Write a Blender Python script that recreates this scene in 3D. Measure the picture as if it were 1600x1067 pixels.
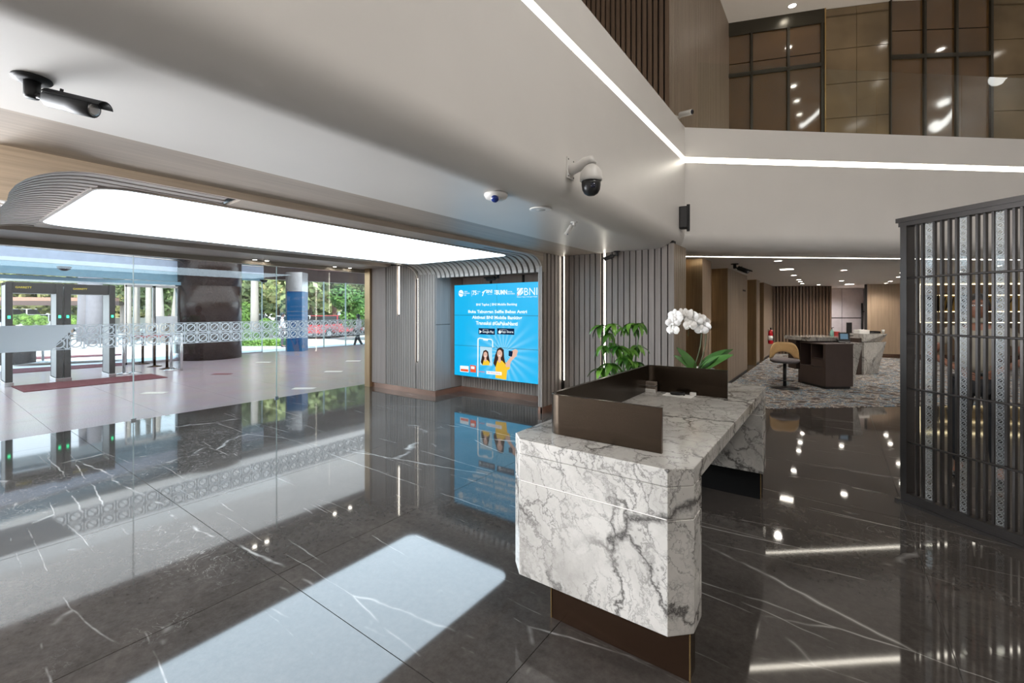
import bpy, bmesh, math, random
from mathutils import Vector, Matrix
random.seed(7)
PI = math.pi
S = bpy.context.scene
for _o in list(bpy.data.objects): bpy.data.objects.remove(_o)

# ------------------------------------------------------------------ camera
H = 1.6                     # eye height
YAW = math.radians(35.9)
FPX, HOR = 695.0, 485.0
cam_d = bpy.data.cameras.new('camera'); cam = bpy.data.objects.new('camera', cam_d)
S.collection.objects.link(cam); S.camera = cam
cam.location = (0, 0, H); cam.rotation_euler = (PI/2, 0, YAW)
cam_d.sensor_width = 36; cam_d.lens = FPX/1600*36; cam_d.shift_y = -(533.5-HOR)/1600
cam_d.clip_start = .05; cam_d.clip_end = 400

# ------------------------------------------------------------------ world, sun, lights, exposure
w = bpy.data.worlds.new('sky'); S.world = w; w.use_nodes = True
wn = w.node_tree; wn.nodes.clear()
wo = wn.nodes.new('ShaderNodeOutputWorld'); wb = wn.nodes.new('ShaderNodeBackground')
wt = wn.nodes.new('ShaderNodeTexCoord'); wsx = wn.nodes.new('ShaderNodeSeparateXYZ'); wr = wn.nodes.new('ShaderNodeValToRGB')
wn.links.new(wt.outputs['Generated'], wsx.inputs[0]); wn.links.new(wsx.outputs['Z'], wr.inputs[0])
wr.color_ramp.elements[0].position = 0.0; wr.color_ramp.elements[0].color = (.86, .93, 1, 1)
wr.color_ramp.elements[1].position = .7; wr.color_ramp.elements[1].color = (.5, .72, 1, 1)
wn.links.new(wr.outputs[0], wb.inputs[0]); wb.inputs[1].default_value = 2.6
wn.links.new(wb.outputs[0], wo.inputs[0])

def lamp(name, typ, loc, energy, color=(1, 1, 1), rot=(0, 0, 0), **k):
    d = bpy.data.lights.new(name, typ); d.energy = energy; d.color = color
    for a, b in k.items(): setattr(d, a, b)
    o = bpy.data.objects.new(name, d); S.collection.objects.link(o); o.location = loc; o.rotation_euler = rot
    return o
lamp('sun', 'SUN', (0, 0, 30), 6.5, (1, .95, .85), (math.radians(42), 0, math.radians(62)), angle=.02)
# fill discs added under the tall ceiling to brighten the bulkhead and high lobby
lamp('atrium_lamp', 'AREA', (3.2, 2.2, 8.05), 190, (1, .96, .9), (0, 0, 0), shape='DISK', size=1.0)
lamp('atrium_lamp', 'AREA', (1.6, -3.4, 8.05), 70, (1, .96, .9), (0, 0, 0), shape='DISK', size=1.0)
# more added fill: from the left out of view, and over the outer entrance hall
lamp('window_daylight', 'AREA', (-8.1, -3.6, 1.25), 1150, (.93, .96, 1), (0, -1.85, 0), shape='RECTANGLE', size=2.2, size_y=6.5, spread=2.15)  # added area lamp in place of daylight, brightens the left ceiling
lamp('entrance_lamp', 'AREA', (-13, 5, 3.55), 420, (.93, .96, 1), (0, 0, 0), shape='RECTANGLE', size=7, size_y=14)  # added to brighten the hall floor, no fitting there

vs = S.view_settings; S.display_settings.display_device = 'sRGB'
vs.view_transform = 'Standard'; vs.look = 'None'; vs.gamma = 1; vs.use_curve_mapping = False; vs.exposure = 0.35
cy = S.cycles
cy.max_bounces = 10; cy.diffuse_bounces = 4; cy.glossy_bounces = 5; cy.transparent_max_bounces = 24
cy.transmission_bounces = 6; cy.sample_clamp_indirect = 6; cy.caustics_reflective = True; cy.caustics_refractive = False
cy.use_denoising = True; cy.use_light_tree = True

# ------------------------------------------------------------------ helpers: survey of the photograph -> world points
Fv = Vector((-math.sin(YAW), math.cos(YAW), 0)); Rv = Vector((math.cos(YAW), math.sin(YAW), 0))
def P(px, py=HOR, x=None, y=None, z=None, d=None):
    r = Fv + Rv*((px-800)/FPX) + Vector((0, 0, (HOR-py)/FPX))
    if x is not None: t = x/r.x
    elif y is not None: t = y/r.y
    elif z is not None: t = (z-H)/r.z
    else: t = d
    return Vector((0, 0, H)) + r*t

# ------------------------------------------------------------------ helpers: objects
COL = S.collection
def link(name, data, parent=None):
    o = bpy.data.objects.new(name, data); COL.objects.link(o)
    if parent is not None: o.parent = parent
    return o
def tag(o, label=None, cat=None, group=None, kind=None):
    if label: o['label'] = label
    if cat: o['category'] = cat
    if group: o['group'] = group
    if kind: o['kind'] = kind
    return o
def thing(name, label, cat, loc=(0, 0, 0), rz=0, group=None):
    o = link(name, None); o.location = loc; o.rotation_euler = (0, 0, rz); o.empty_display_size = .1
    return tag(o, label, cat, group)
def struct(o): o['kind'] = 'structure'; return o
def children(o): return [c for c in bpy.data.objects if c.parent == o]
def copy_tree(o, parent=None):
    c = o.copy(); COL.objects.link(c)
    if parent is not None: c.parent = parent
    for ch in children(o): copy_tree(ch, c)
    return c

class MB:
    def __init__(s): s.v = []; s.f = []; s.sm = []
    def add(s, vs, fs, smooth=False):
        b = len(s.v); s.v += [tuple(p) for p in vs]
        for f in fs: s.f.append([b+i for i in f]); s.sm.append(smooth)
        return s
    def box(s, x0, x1, y0, y1, z0, z1):
        if x0 > x1: x0, x1 = x1, x0
        if y0 > y1: y0, y1 = y1, y0
        v = [(x, y, z) for z in (z0, z1) for y in (y0, y1) for x in (x0, x1)]
        return s.add(v, [(0, 2, 3, 1), (4, 5, 7, 6), (0, 1, 5, 4), (2, 6, 7, 3), (0, 4, 6, 2), (1, 3, 7, 5)])
    def prism(s, pts, ext, smooth=False):
        n = len(pts); e = Vector(ext); a = [Vector(p) for p in pts]; b = [p+e for p in a]
        s.add(a+b, [tuple(range(n))[::-1], tuple(range(n, 2*n))])
        return s.add(a+b, [(i, (i+1) % n, n+(i+1) % n, n+i) for i in range(n)], smooth)
    def poly_z(s, pts, z0, z1, smooth=False): return s.prism([(p[0], p[1], z0) for p in pts], (0, 0, z1-z0), smooth)
    def obox(s, p, q, thick, z0, z1):      # box along p->q (plan), thickness to the left of travel
        p = Vector((p[0], p[1], 0)); q = Vector((q[0], q[1], 0)); d = (q-p).normalized(); n = Vector((-d.y, d.x, 0))*thick
        return s.poly_z([p, q, q+n, p+n], z0, z1)
    def strip(s, path, w_vec, thick_fn=None, t=.02):  # flat bar along path, width w_vec, thickness along local normal
        w = Vector(w_vec); P_ = [Vector(p) for p in path]; n = len(P_); rows = []
        for i, p in enumerate(P_):
            d = (P_[min(i+1, n-1)]-P_[max(i-1, 0)]).normalized(); nn = d.cross(w).normalized()*t
            rows += [p, p+w, p+w+nn, p+nn]
        fs = [(0, 1, 2, 3), tuple(4*(n-1)+k for k in (3, 2, 1, 0))]
        for i in range(n-1):
            for k in range(4):
                a = 4*i+k; b = 4*i+(k+1) % 4; fs.append((a, b, b+4, a+4))
        return s.add(rows, fs)
    def tube(s, path, r, n=10, cap=True):
        P_ = [Vector(p) for p in path]; m = len(P_)
        rr = r if isinstance(r, (list, tuple)) else [r]*m
        vs = []; up = None
        for i, p in enumerate(P_):
            d = (P_[min(i+1, m-1)]-P_[max(i-1, 0)]).normalized()
            if up is None: up = d.orthogonal().normalized()
            up = (up - d*up.dot(d)).normalized(); bn = d.cross(up)
            for k in range(n):
                a = 2*PI*k/n; vs.append(p+(up*math.cos(a)+bn*math.sin(a))*rr[i])
        fs = [(i*n+k, i*n+(k+1) % n, (i+1)*n+(k+1) % n, (i+1)*n+k) for i in range(m-1) for k in range(n)]
        s.add(vs, fs, True)
        if cap: s.add(vs[:n], [tuple(range(n))[::-1]]); s.add(vs[-n:], [tuple(range(n))])
        return s
    def lathe(s, prof, c=(0, 0, 0), n=24, axis='z', smooth=True):
        vs = []; m = len(prof); c = Vector(c)
        for r, h in prof:
            for k in range(n):
                a = 2*PI*k/n; x, y = r*math.cos(a), r*math.sin(a)
                vs.append(c + (Vector((x, y, h)) if axis == 'z' else Vector((h, x, y)) if axis == 'x' else Vector((x, h, y))))
        s.add(vs, [(i*n+k, i*n+(k+1) % n, (i+1)*n+(k+1) % n, (i+1)*n+k) for i in range(m-1) for k in range(n)], smooth)
        if prof[0][0] > 1e-4: s.add(vs[:n], [tuple(range(n))[::-1]])
        if prof[-1][0] > 1e-4: s.add(vs[-n:], [tuple(range(n))])
        return s
    def cyl(s, c, r, h, n=24, axis='z'): return s.lathe([(r, 0), (r, h)], c, n, axis)
    def ball(s, c, r, n=16, m=10, sc=(1, 1, 1)):
        c = Vector(c); vs = []
        for i in range(m+1):
            t = PI*i/m
            for k in range(n):
                a = 2*PI*k/n
                vs.append(c+Vector((r*sc[0]*math.sin(t)*math.cos(a), r*sc[1]*math.sin(t)*math.sin(a), r*sc[2]*math.cos(t))))
        return s.add(vs, [(i*n+k, i*n+(k+1) % n, (i+1)*n+(k+1) % n, (i+1)*n+k) for i in range(m) for k in range(n)], True)
    def mesh(s, name, mat, bevel=0, seg=2):
        me = bpy.data.meshes.new(name); me.from_pydata(s.v, [], s.f)
        me.polygons.foreach_set('use_smooth', s.sm)
        bm = bmesh.new(); bm.from_mesh(me)
        bmesh.ops.remove_doubles(bm, verts=bm.verts, dist=1e-5)
        bmesh.ops.recalc_face_normals(bm, faces=bm.faces)
        if bevel:
            es = [e for e in bm.edges if len(e.link_faces) == 2 and e.calc_face_angle(0) > .4]
            bmesh.ops.bevel(bm, geom=es, offset=bevel, segments=seg, affect='EDGES', profile=.5, clamp_overlap=True)
        bm.to_mesh(me); bm.free()
        me.materials.append(mat); return me
    def build(s, name, mat, parent=None, bevel=0, seg=2): return link(name, s.mesh(name, mat, bevel, seg), parent)

# ------------------------------------------------------------------ materials
def srgb(r, g, b):
    f = lambda c: (c/255/12.92) if c/255 <= .04045 else ((c/255+.055)/1.055)**2.4
    return (f(r), f(g), f(b), 1)
class MatB:
    def __init__(s, name):
        s.m = bpy.data.materials.new(name); s.m.use_nodes = True; s.t = s.m.node_tree
        s.p = s.t.nodes['Principled BSDF']; s.out = s.t.nodes['Material Output']
    def n(s, typ, **k):
        nd = s.t.nodes.new('ShaderNode'+typ)
        for a, b in k.items(): setattr(nd, a, b)
        return nd
    def L(s, a, b): s.t.links.new(a, b)
    def set(s, **k):
        for a, b in k.items(): s.p.inputs[a.replace('_', ' ')].default_value = b
        return s
    def coords(s, scale=(1, 1, 1), rot=(0, 0, 0), obj=False):
        g = s.n('TexCoord').outputs['Object'] if obj else s.n('NewGeometry').outputs['Position']
        mp = s.n('Mapping'); s.L(g, mp.inputs['Vector']); mp.inputs['Scale'].default_value = scale; mp.inputs['Rotation'].default_value = rot
        return mp.outputs[0]
    def noise(s, vec, scale=5, detail=4, rough=.5, dist=0):
        n = s.n('TexNoise'); s.L(vec, n.inputs['Vector']); n.inputs['Scale'].default_value = scale
        n.inputs['Detail'].default_value = detail; n.inputs['Roughness'].default_value = rough; n.inputs['Distortion'].default_value = dist
        return n
    def ramp(s, fac, stops, interp='LINEAR'):
        r = s.n('ValToRGB'); s.L(fac, r.inputs[0]); cr = r.color_ramp; cr.interpolation = interp
        while len(cr.elements) < len(stops): cr.elements.new(.5)
        for e, (p, c) in zip(cr.elements, stops): e.position = p; e.color = c if len(c) == 4 else (*c, 1)
        return r.outputs[0]
    def math(s, op, a, b=None, c=None):
        m = s.n('Math', operation=op)
        for i, v in enumerate((a, b, c)):
            if v is None: continue
            if isinstance(v, (int, float)): m.inputs[i].default_value = v
            else: s.L(v, m.inputs[i])
        return m.outputs[0]
    def mix(s, fac, a, b, blend='MIX'):
        m = s.n('MixRGB', blend_type=blend)
        for i, v in zip((0, 1, 2), (fac, a, b)):
            if isinstance(v, (int, float)): m.inputs[i].default_value = v
            elif isinstance(v, tuple): m.inputs[i].default_value = v if len(v) == 4 else (*v, 1)
            else: s.L(v, m.inputs[i])
        return m.outputs[0]
    def color(s, out): s.L(out, s.p.inputs['Base Color']); return s
    def bump(s, h, strength=.2, dist=.01):
        b = s.n('Bump'); b.inputs['Strength'].default_value = strength; b.inputs['Distance'].default_value = dist
        s.L(h, b.inputs['Height']); s.L(b.outputs[0], s.p.inputs['Normal']); return s

def plain(name, col, rough=.5, metal=0, var=.06, scale=6, **k):
    b = MatB(name); b.set(Roughness=rough, Metallic=metal, **k)
    c = col if len(col) == 4 else (*col, 1)
    n = b.noise(b.coords(), scale, 3)
    lo = tuple(x*(1-var) for x in c[:3]); hi = tuple(min(1, x*(1+var)) for x in c[:3])
    b.color(b.ramp(n.outputs[0], [(.3, lo), (.7, hi)])); return b.m
def emis(name, col, strength):
    b = MatB(name); b.set(Base_Color=(0, 0, 0, 1), Emission_Color=col if len(col) == 4 else (*col, 1), Emission_Strength=strength, Roughness=1)
    b.p.inputs['Specular IOR Level'].default_value = 0
    return b.m
def wood(name, col, axis='z', contrast=.16, rough=.42, metal=0):
    b = MatB(name); b.set(Roughness=rough, Metallic=metal)
    sc = {'z': (60, 60, 1.6), 'y': (60, 1.6, 60), 'x': (1.6, 60, 60)}[axis]
    n = b.noise(b.coords(sc), 1, 5, .6); n2 = b.noise(b.coords(tuple(v*.22 for v in sc)), 1, 3, .5)
    f = b.math('ADD', b.math('MULTIPLY', n.outputs[0], .6), b.math('MULTIPLY', n2.outputs[0], .4))
    lo = tuple(x*(1-contrast*1.5) for x in col[:3]); hi = tuple(min(1, x*(1+contrast)) for x in col[:3])
    b.color(b.ramp(f, [(.35, lo), (.65, hi)])); b.bump(n.outputs[0], .12, .002); return b.m

def marble_floor():
    b = MatB('dark_polished_marble'); b.set(Roughness=.045, IOR=1.55)
    cloud = b.noise(b.coords((1, 1, 1)), 1.6, 8, .7)
    base = b.ramp(cloud.outputs[0], [(.3, srgb(50, 46, 43)), (.55, srgb(70, 65, 61)), (.75, srgb(90, 84, 79))])
    fine = b.noise(b.coords((1, 1, 1)), 24, 6, .75)
    base = b.mix(.25, base, b.ramp(fine.outputs[0], [(.3, (.02, .018, .017)), (.7, (.14, .13, .125))]))
    wn_ = b.noise(b.coords((1, 1, 1)), .8, 4, .6)
    def veins(rot, scl, thr, warp, mask_scale, m0, m1):
        v = b.coords(scl, (0, 0, rot))
        vm = b.n('VectorMath', operation='MULTIPLY_ADD'); b.L(wn_.outputs['Color'], vm.inputs[0]); vm.inputs[1].default_value = (warp,)*3; b.L(v, vm.inputs[2])
        vo = b.n('TexVoronoi', feature='DISTANCE_TO_EDGE'); b.L(vm.outputs[0], vo.inputs['Vector']); vo.inputs['Scale'].default_value = 1
        line = b.ramp(vo.outputs['Distance'], [(0, (1, 1, 1)), (thr, (0, 0, 0))])
        mk = b.ramp(b.noise(b.coords((1, 1, 1), (0, 0, rot+1)), mask_scale, 4, .65).outputs[0], [(m0, (0, 0, 0)), (m1, (1, 1, 1))])
        return b.math('MULTIPLY', line, mk)
    a1 = veins(.5, (.2, 1.5, 1), .005, .13, .8, .49, .58)
    a2 = veins(1.15, (.13, 1.0, 1), .004, .1, 1.1, .5, .6)
    a4 = veins(-.25, (.22, 2.4, 1), .010, .25, 1.5, .54, .64)
    v3 = b.coords((1, 1, 1)); n3 = b.noise(v3, 6.5, 3, .5, 2.0)
    l3 = b.ramp(b.math('ABSOLUTE', b.math('SUBTRACT', n3.outputs[0], .5)), [(0, (1, 1, 1)), (.012, (0, 0, 0))])
    k3 = b.ramp(b.noise(b.coords((1, 1, 1), (.2, .1, 2)), .5, 3, .6).outputs[0], [(.58, (0, 0, 0)), (.63, (1, 1, 1))])
    a3 = b.math('MULTIPLY', l3, k3)
    tot = b.math('MAXIMUM', b.math('MAXIMUM', a1, a2), b.math('MAXIMUM', b.math('MULTIPLY', a3, .45), b.math('MULTIPLY', a4, .6)))
    b.color(b.mix(b.math('MULTIPLY', tot, .6), base, srgb(205, 203, 200)))
    wob = b.noise(b.coords((1, 1, 1)), 1.1, 2, .4); b.bump(wob.outputs[0], .02, .02)
    return b.m
def marble_white():
    b = MatB('white_veined_marble'); b.set(Roughness=.12, IOR=1.5)
    co = b.coords((1, 1, 1), (.3, .5, .2))
    warp = b.noise(co, 2.2, 8, .68)
    vm = b.n('VectorMath', operation='MULTIPLY_ADD'); b.L(warp.outputs['Color'], vm.inputs[0]); vm.inputs[1].default_value = (.42, .42, .42); b.L(co, vm.inputs[2])
    cloud = b.noise(vm.outputs[0], 2.2, 5, .6)
    base = b.ramp(cloud.outputs[0], [(.3, srgb(166, 163, 158)), (.6, srgb(198, 195, 190))])
    def vor(scale, thr, scl):
        mp = b.n('Mapping'); b.L(vm.outputs[0], mp.inputs[0]); mp.inputs['Scale'].default_value = scl; mp.inputs['Rotation'].default_value = (.4, .6, .5)
        v = b.n('TexVoronoi', feature='DISTANCE_TO_EDGE'); b.L(mp.outputs[0], v.inputs['Vector']); v.inputs['Scale'].default_value = scale
        return b.ramp(v.outputs['Distance'], [(0, (1, 1, 1)), (thr*.4, (.6, .6, .6)), (thr, (0, 0, 0))])
    m1 = b.ramp(b.noise(co, 1.9, 3).outputs[0], [(.42, (0, 0, 0)), (.56, (1, 1, 1))])
    m2 = b.ramp(b.noise(co, 2.7, 3).outputs[0], [(.36, (.12, .12, .12)), (.58, (1, 1, 1))])
    m3 = b.ramp(b.noise(co, 4.1, 3).outputs[0], [(.42, (0, 0, 0)), (.6, (1, 1, 1))])
    v1 = b.math('MULTIPLY', vor(2.3, .046, (1.3, 1, .5)), m1)
    v2 = b.math('MULTIPLY', b.math('MULTIPLY', vor(6.0, .04, (1.6, .9, .45)), m2), .8)
    v3 = b.math('MULTIPLY', b.math('MULTIPLY', vor(13.0, .06, (1.6, .9, .45)), m3), .6)
    n = b.noise(vm.outputs[0], 2.1, 5, .65)
    bl = b.math('MULTIPLY', b.ramp(n.outputs[0], [(.645, (0, 0, 0)), (.665, (1, 1, 1))]), .85)
    haze = b.math('MULTIPLY', b.ramp(n.outputs[0], [(.55, (0, 0, 0)), (.66, (1, 1, 1))]), .16)
    tot = b.math('MAXIMUM', b.math('MAXIMUM', b.math('MAXIMUM', v1, v2), b.math('MAXIMUM', v3, haze)), bl)
    b.color(b.mix(tot, base, srgb(80, 78, 76))); return b.m
def carpet_mat():
    b = MatB('patterned_carpet'); b.set(Roughness=.95)
    b.p.inputs['Specular IOR Level'].default_value = .1
    co = b.coords((1, 1, 1), (0, 0, -YAW))
    mp = b.n('Mapping'); b.L(co, mp.inputs[0]); mp.inputs['Scale'].default_value = (1.7, 1.9, 1)
    n = b.noise(mp.outputs[0], 2.0, 5, .62, .3)
    c = b.ramp(n.outputs[0], [(.0, srgb(60, 52, 48)), (.38, srgb(70, 60, 56)), (.43, srgb(118, 108, 100)), (.465, srgb(184, 178, 170)), (.49, srgb(84, 74, 70)), (.52, srgb(86, 126, 150)), (.545, srgb(140, 134, 128)), (.58, srgb(58, 62, 72)), (.64, srgb(130, 110, 92))], 'CONSTANT')
    n2 = b.noise(mp.outputs[0], 9, 4, .7)
    c = b.mix(.08, c, b.ramp(n2.outputs[0], [(.4, srgb(52, 48, 50)), (.6, srgb(205, 205, 205))]))
    b.color(c); n3 = b.noise(b.coords(), 220, 2); b.bump(n3.outputs[0], .4, .004); return b.m
def granite(name, stops, rough=.3, scale=90):
    b = MatB(name); b.set(Roughness=rough)
    n = b.noise(b.coords(), scale, 4, .7); n2 = b.noise(b.coords(), 2.2, 3)
    c = b.ramp(n.outputs[0], stops); b.color(b.mix(.12, c, n2.outputs['Color'], 'OVERLAY')); return b.m
def glass_mat(name, tint=(.95, .98, .97), ior=1.45, boost=1.0, rough=0.0):
    b = MatB(name); t = b.t; b.t.nodes.remove(b.p)
    tr = b.n('BsdfTransparent'); tr.inputs[0].default_value = (*tint, 1)
    gl = b.n('BsdfGlossy'); gl.inputs['Roughness'].default_value = rough; gl.inputs[0].default_value = (1, 1, 1, 1)
    fr = b.n('Fresnel'); fr.inputs[0].default_value = ior
    mx = b.n('MixShader'); b.L(b.math('MULTIPLY', fr.outputs[0], boost), mx.inputs[0]); b.L(tr.outputs[0], mx.inputs[1]); b.L(gl.outputs[0], mx.inputs[2])
    b.L(mx.outputs[0], b.out.inputs[0]); return b.m
def film_mat(name, solid_below_y=None, cell=.165, z0=0.0, col=(.8, .84, .88), axis='y', alpha=.92, p0=0.0):
    """printed frosted film: rings, crosses and grid lines of white ink on clear film"""
    b = MatB(name); b.set(Roughness=.6, Base_Color=(*col, 1))
    sp = b.n('SeparateXYZ'); b.L(b.n('TexCoord').outputs['Object'] if axis != 'y' else b.n('NewGeometry').outputs['Position'], sp.inputs[0])
    U = sp.outputs['Y'] if axis == 'y' else sp.outputs['X']
    u = b.math('SUBTRACT', b.math('FLOORED_MODULO', b.math('DIVIDE', b.math('SUBTRACT', U, p0), cell), 1.0), .5)
    v = b.math('SUBTRACT', b.math('FLOORED_MODULO', b.math('DIVIDE', b.math('SUBTRACT', sp.outputs['Z'], z0), cell), 1.0), .5)
    r = b.math('SQRT', b.math('ADD', b.math('MULTIPLY', u, u), b.math('MULTIPLY', v, v)))
    ring = b.math('LESS_THAN', b.math('ABSOLUTE', b.math('SUBTRACT', r, .34)), .055)
    dg = b.math('LESS_THAN', b.math('ABSOLUTE', b.math('SUBTRACT', b.math('ABSOLUTE', u), b.math('ABSOLUTE', v))), .045)
    out = b.math('MULTIPLY', dg, b.math('GREATER_THAN', r, .3))
    one = b.math('MULTIPLY', b.math('LESS_THAN', b.math('ABSOLUTE', b.math('SUBTRACT', u, v)), .05), b.math('LESS_THAN', r, .34))
    edge = b.math('GREATER_THAN', b.math('MAXIMUM', b.math('ABSOLUTE', u), b.math('ABSOLUTE', v)), .455)
    m = b.math('MAXIMUM', b.math('MAXIMUM', ring, out), b.math('MAXIMUM', one, edge))
    if solid_below_y is not None:
        m = b.math('MAXIMUM', m, b.math('LESS_THAN', b.math('ADD', U, b.math('MULTIPLY', b.math('SUBTRACT', z0+.33, sp.outputs['Z']), .8)), solid_below_y))
    b.L(b.math('MULTIPLY', b.math('MAXIMUM', m, .07), alpha), b.p.inputs['Alpha']); return b.m
def leaf_mat(name, c0, c1, rough=.4, scale=3, trans=.25):
    b = MatB(name); b.set(Roughness=rough)
    oi = b.n('ObjectInfo'); n = b.noise(b.coords(), scale, 2)
    f = b.math('ADD', b.math('MULTIPLY', n.outputs[0], .7), b.math('MULTIPLY', oi.outputs['Random'], .3))
    b.color(b.ramp(f, [(.3, c0), (.7, c1)]))
    return b.m

M = {}
M['floor'] = marble_floor(); M['marble'] = marble_white(); M['carpet'] = carpet_mat()
M['grout'] = plain('grout', srgb(120, 116, 112), .7)
M['white'] = plain('white_paint', srgb(226, 222, 217), .38, var=.015, scale=2)
M['white2'] = plain('white_ceiling_paint', srgb(224, 220, 216), .5, var=.015, scale=2)
M['slat'] = wood('grey_ash_slat', srgb(148, 139, 133)[:3], 'z')
M['slat_brown'] = wood('brown_slat', srgb(150, 134, 118)[:3], 'z')
M['slat_dark'] = wood('dark_walnut_slat', srgb(112, 92, 76)[:3], 'z')
M['wood_ceil'] = wood('grey_wood_ceiling', srgb(178, 166, 154)[:3], 'y', .14)
M['wood_rib'] = wood('grey_wood_rib', srgb(172, 164, 158)[:3], 'y', .1)
M['wood_panel'] = wood('grey_wood_panel', srgb(162, 150, 144)[:3], 'z', .1)
M['wood_tan'] = wood('tan_wood_panel', srgb(168, 146, 124)[:3], 'z', .12)
M['gap'] = plain('dark_backing', (.018, .016, .015), .8)
M['copper'] = plain('copper_skirting', srgb(176, 142, 126), .22, .75, .25, 2.5)
M['bronze'] = wood('dark_bronze_metal', srgb(60, 50, 40)[:3], 'x', .06, .24, .8)
M['bronze_plinth'] = plain('bronze_plinth', srgb(74, 56, 44), .25, .8)
M['brass'] = plain('brass_edge', srgb(190, 160, 112), .25, .9)
M['brass_panel'] = wood('brushed_brass_panel', srgb(180, 154, 120)[:3], 'z', .16, .28, .9)
M['black'] = plain('black_metal', (.012, .012, .013), .35)
M['black_matt'] = plain('black_plastic', (.01, .01, .011), .6)
M['screenmetal'] = plain('dark_grey_metal', srgb(62, 58, 56), .35, .5)
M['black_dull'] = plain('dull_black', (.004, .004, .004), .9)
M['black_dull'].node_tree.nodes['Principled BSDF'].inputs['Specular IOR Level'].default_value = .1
M['charcoal'] = plain('charcoal_metal', (.045, .045, .047), .4, .2)
M['cabinet'] = plain('dark_brown_laminate', srgb(68, 56, 52), .42)
M['steel'] = plain('stainless_steel', (.55, .55, .56), .25, .9)
M['camwhite'] = plain('white_plastic', srgb(225, 222, 218), .35)
M['lens'] = plain('lens_glass', (.01, .012, .03), .05)
M['led'] = emis('warm_led', (1, .93, .8), 9); M['led_soft'] = emis('soft_led', (1, .93, .82), 4.5)
M['led_gold'] = emis('gold_led', (1, .85, .5), 4)
M['panel'] = emis('luminous_ceiling', (.70, .87, 1), 5.4)
M['down'] = emis('downlight_glow', (1, .93, .82), 30)
M['glass'] = glass_mat('clear_glass', (.955, .98, .975), 1.45, .9)
M['glass_edge'] = plain('glass_edge_green', srgb(182, 208, 206), .15)
M['glass_out'] = glass_mat('outer_glass', (.93, .97, .98), 1.4, .7)
M['glass_faint'] = glass_mat('faint_glass', (.96, .98, .97), 1.4, .06)
M['film'] = film_mat('frosted_film', 1.42, .165, 1.08)
M['film2'] = film_mat('patterned_glass', None, .075, 0, (.55, .56, .56), 'x', .7, -.0375)
M['plaza'] = granite('pink_granite', [(.3, srgb(126, 110, 114)), (.5, srgb(168, 154, 159)), (.7, srgb(194, 184, 188))], .22)
M['column'] = granite('dark_granite', [(.35, srgb(22, 15, 12)), (.5, srgb(44, 30, 26)), (.68, srgb(78, 60, 52))], .24, 60)
M['header_trim'] = plain('taupe_trim', srgb(150, 140, 126), .4)
M['mat'] = plain('maroon_mat', srgb(98, 44, 50), .95)
M['red'] = plain('red_belt', srgb(190, 22, 40), .5)
M['blue_clad'] = plain('blue_cladding', srgb(36, 84, 138), .2)
M['head_blue'] = plain('pale_blue_cladding', srgb(186, 204, 228), .2)
M['head_teal'] = plain('teal_glass_cladding', srgb(120, 160, 180), .2)
M['brown_fascia'] = plain('brown_fascia', srgb(84, 68, 64), .4)
M['pave'] = granite('light_paving', [(.3, srgb(190, 186, 180)), (.7, srgb(222, 220, 214))], .6, 40)
M['leaf'] = leaf_mat('tree_leaf', srgb(84, 104, 62), srgb(170, 178, 120), .5, .8)
M['leaf2'] = leaf_mat('yellow_leaf', srgb(128, 136, 80), srgb(214, 206, 148), .5, .8)
M['hedge'] = leaf_mat('hedge_leaf', srgb(60, 98, 36), srgb(142, 178, 84), .5, 2)
M['plant'] = leaf_mat('glossy_leaf', srgb(34, 84, 22), srgb(120, 170, 66), .28, 6)
M['orchleaf'] = leaf_mat('orchid_leaf', srgb(36, 74, 26), srgb(72, 118, 52), .35, 5)
M['petal'] = leaf_mat('white_petal', srgb(232, 230, 226), srgb(250, 248, 246), .5, 8)
M['bark'] = plain('tree_bark', srgb(112, 94, 80), .9)
M['trunkwhite'] = plain('pale_trunk', srgb(176, 164, 156), .9); M['trunkgrey'] = plain('grey_trunk', srgb(120, 118, 124), .9)
M['ceramic'] = plain('white_ceramic', srgb(226, 224, 218), .2)
M['soil'] = plain('potting_soil', (.03, .02, .014), .95)
M['upglass'] = plain('bronze_glass', srgb(98, 72, 42), .06, 0, .12, 1.2); M['upglass'].node_tree.nodes['Principled BSDF'].inputs['IOR'].default_value = 1.9
M['upstone'] = plain('gallery_stone', srgb(126, 108, 82), .12, 0, .25, 1.0)
M['upframe'] = plain('gallery_frame', srgb(62, 58, 48), .3, .4)
M['skin'] = plain('skin', srgb(128, 86, 66), .5)
M['hair'] = plain('black_hair', (.01, .008, .007), .5)
M['shirt'] = plain('grey_shirt', srgb(134, 126, 112), .8)
M['trousers'] = plain('black_trousers', (.012, .012, .014), .8)
M['dark_cloth'] = plain('dark_cloth', srgb(70, 62, 66), .8)
M['pale_cloth'] = plain('pale_cloth', srgb(206, 196, 196), .8)
M['shoe'] = plain('shoe_leather', (.01, .01, .01), .25)
M['eye'] = plain('eye_white', (.8, .78, .75), .2)
M['lip'] = plain('lip', srgb(140, 80, 70), .5)
M['ply'] = wood('bent_plywood', srgb(214, 178, 126)[:3], 'x', .08)
M['cushion'] = plain('grey_fabric', srgb(104, 98, 100), .9)
M['extred'] = plain('extinguisher_red', srgb(190, 18, 34), .3)
M['paper'] = plain('white_paper', srgb(240, 238, 235), .7)
M['door_white'] = plain('white_door_panel', srgb(206, 202, 206), .35)
M['carwhite'] = plain('white_car_paint', srgb(236, 236, 240), .2)
M['carsilver'] = plain('silver_car_paint', srgb(168, 166, 166), .2, .3)
M['carred'] = plain('red_car_paint', srgb(196, 60, 66), .2)
M['carblue'] = plain('blue_car_paint', srgb(60, 70, 110), .2)
M['tyre'] = plain('tyre', (.015, .015, .015), .8)
M['green_led'] = emis('green_lamp', (.05, 1, .4), 3)
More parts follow.
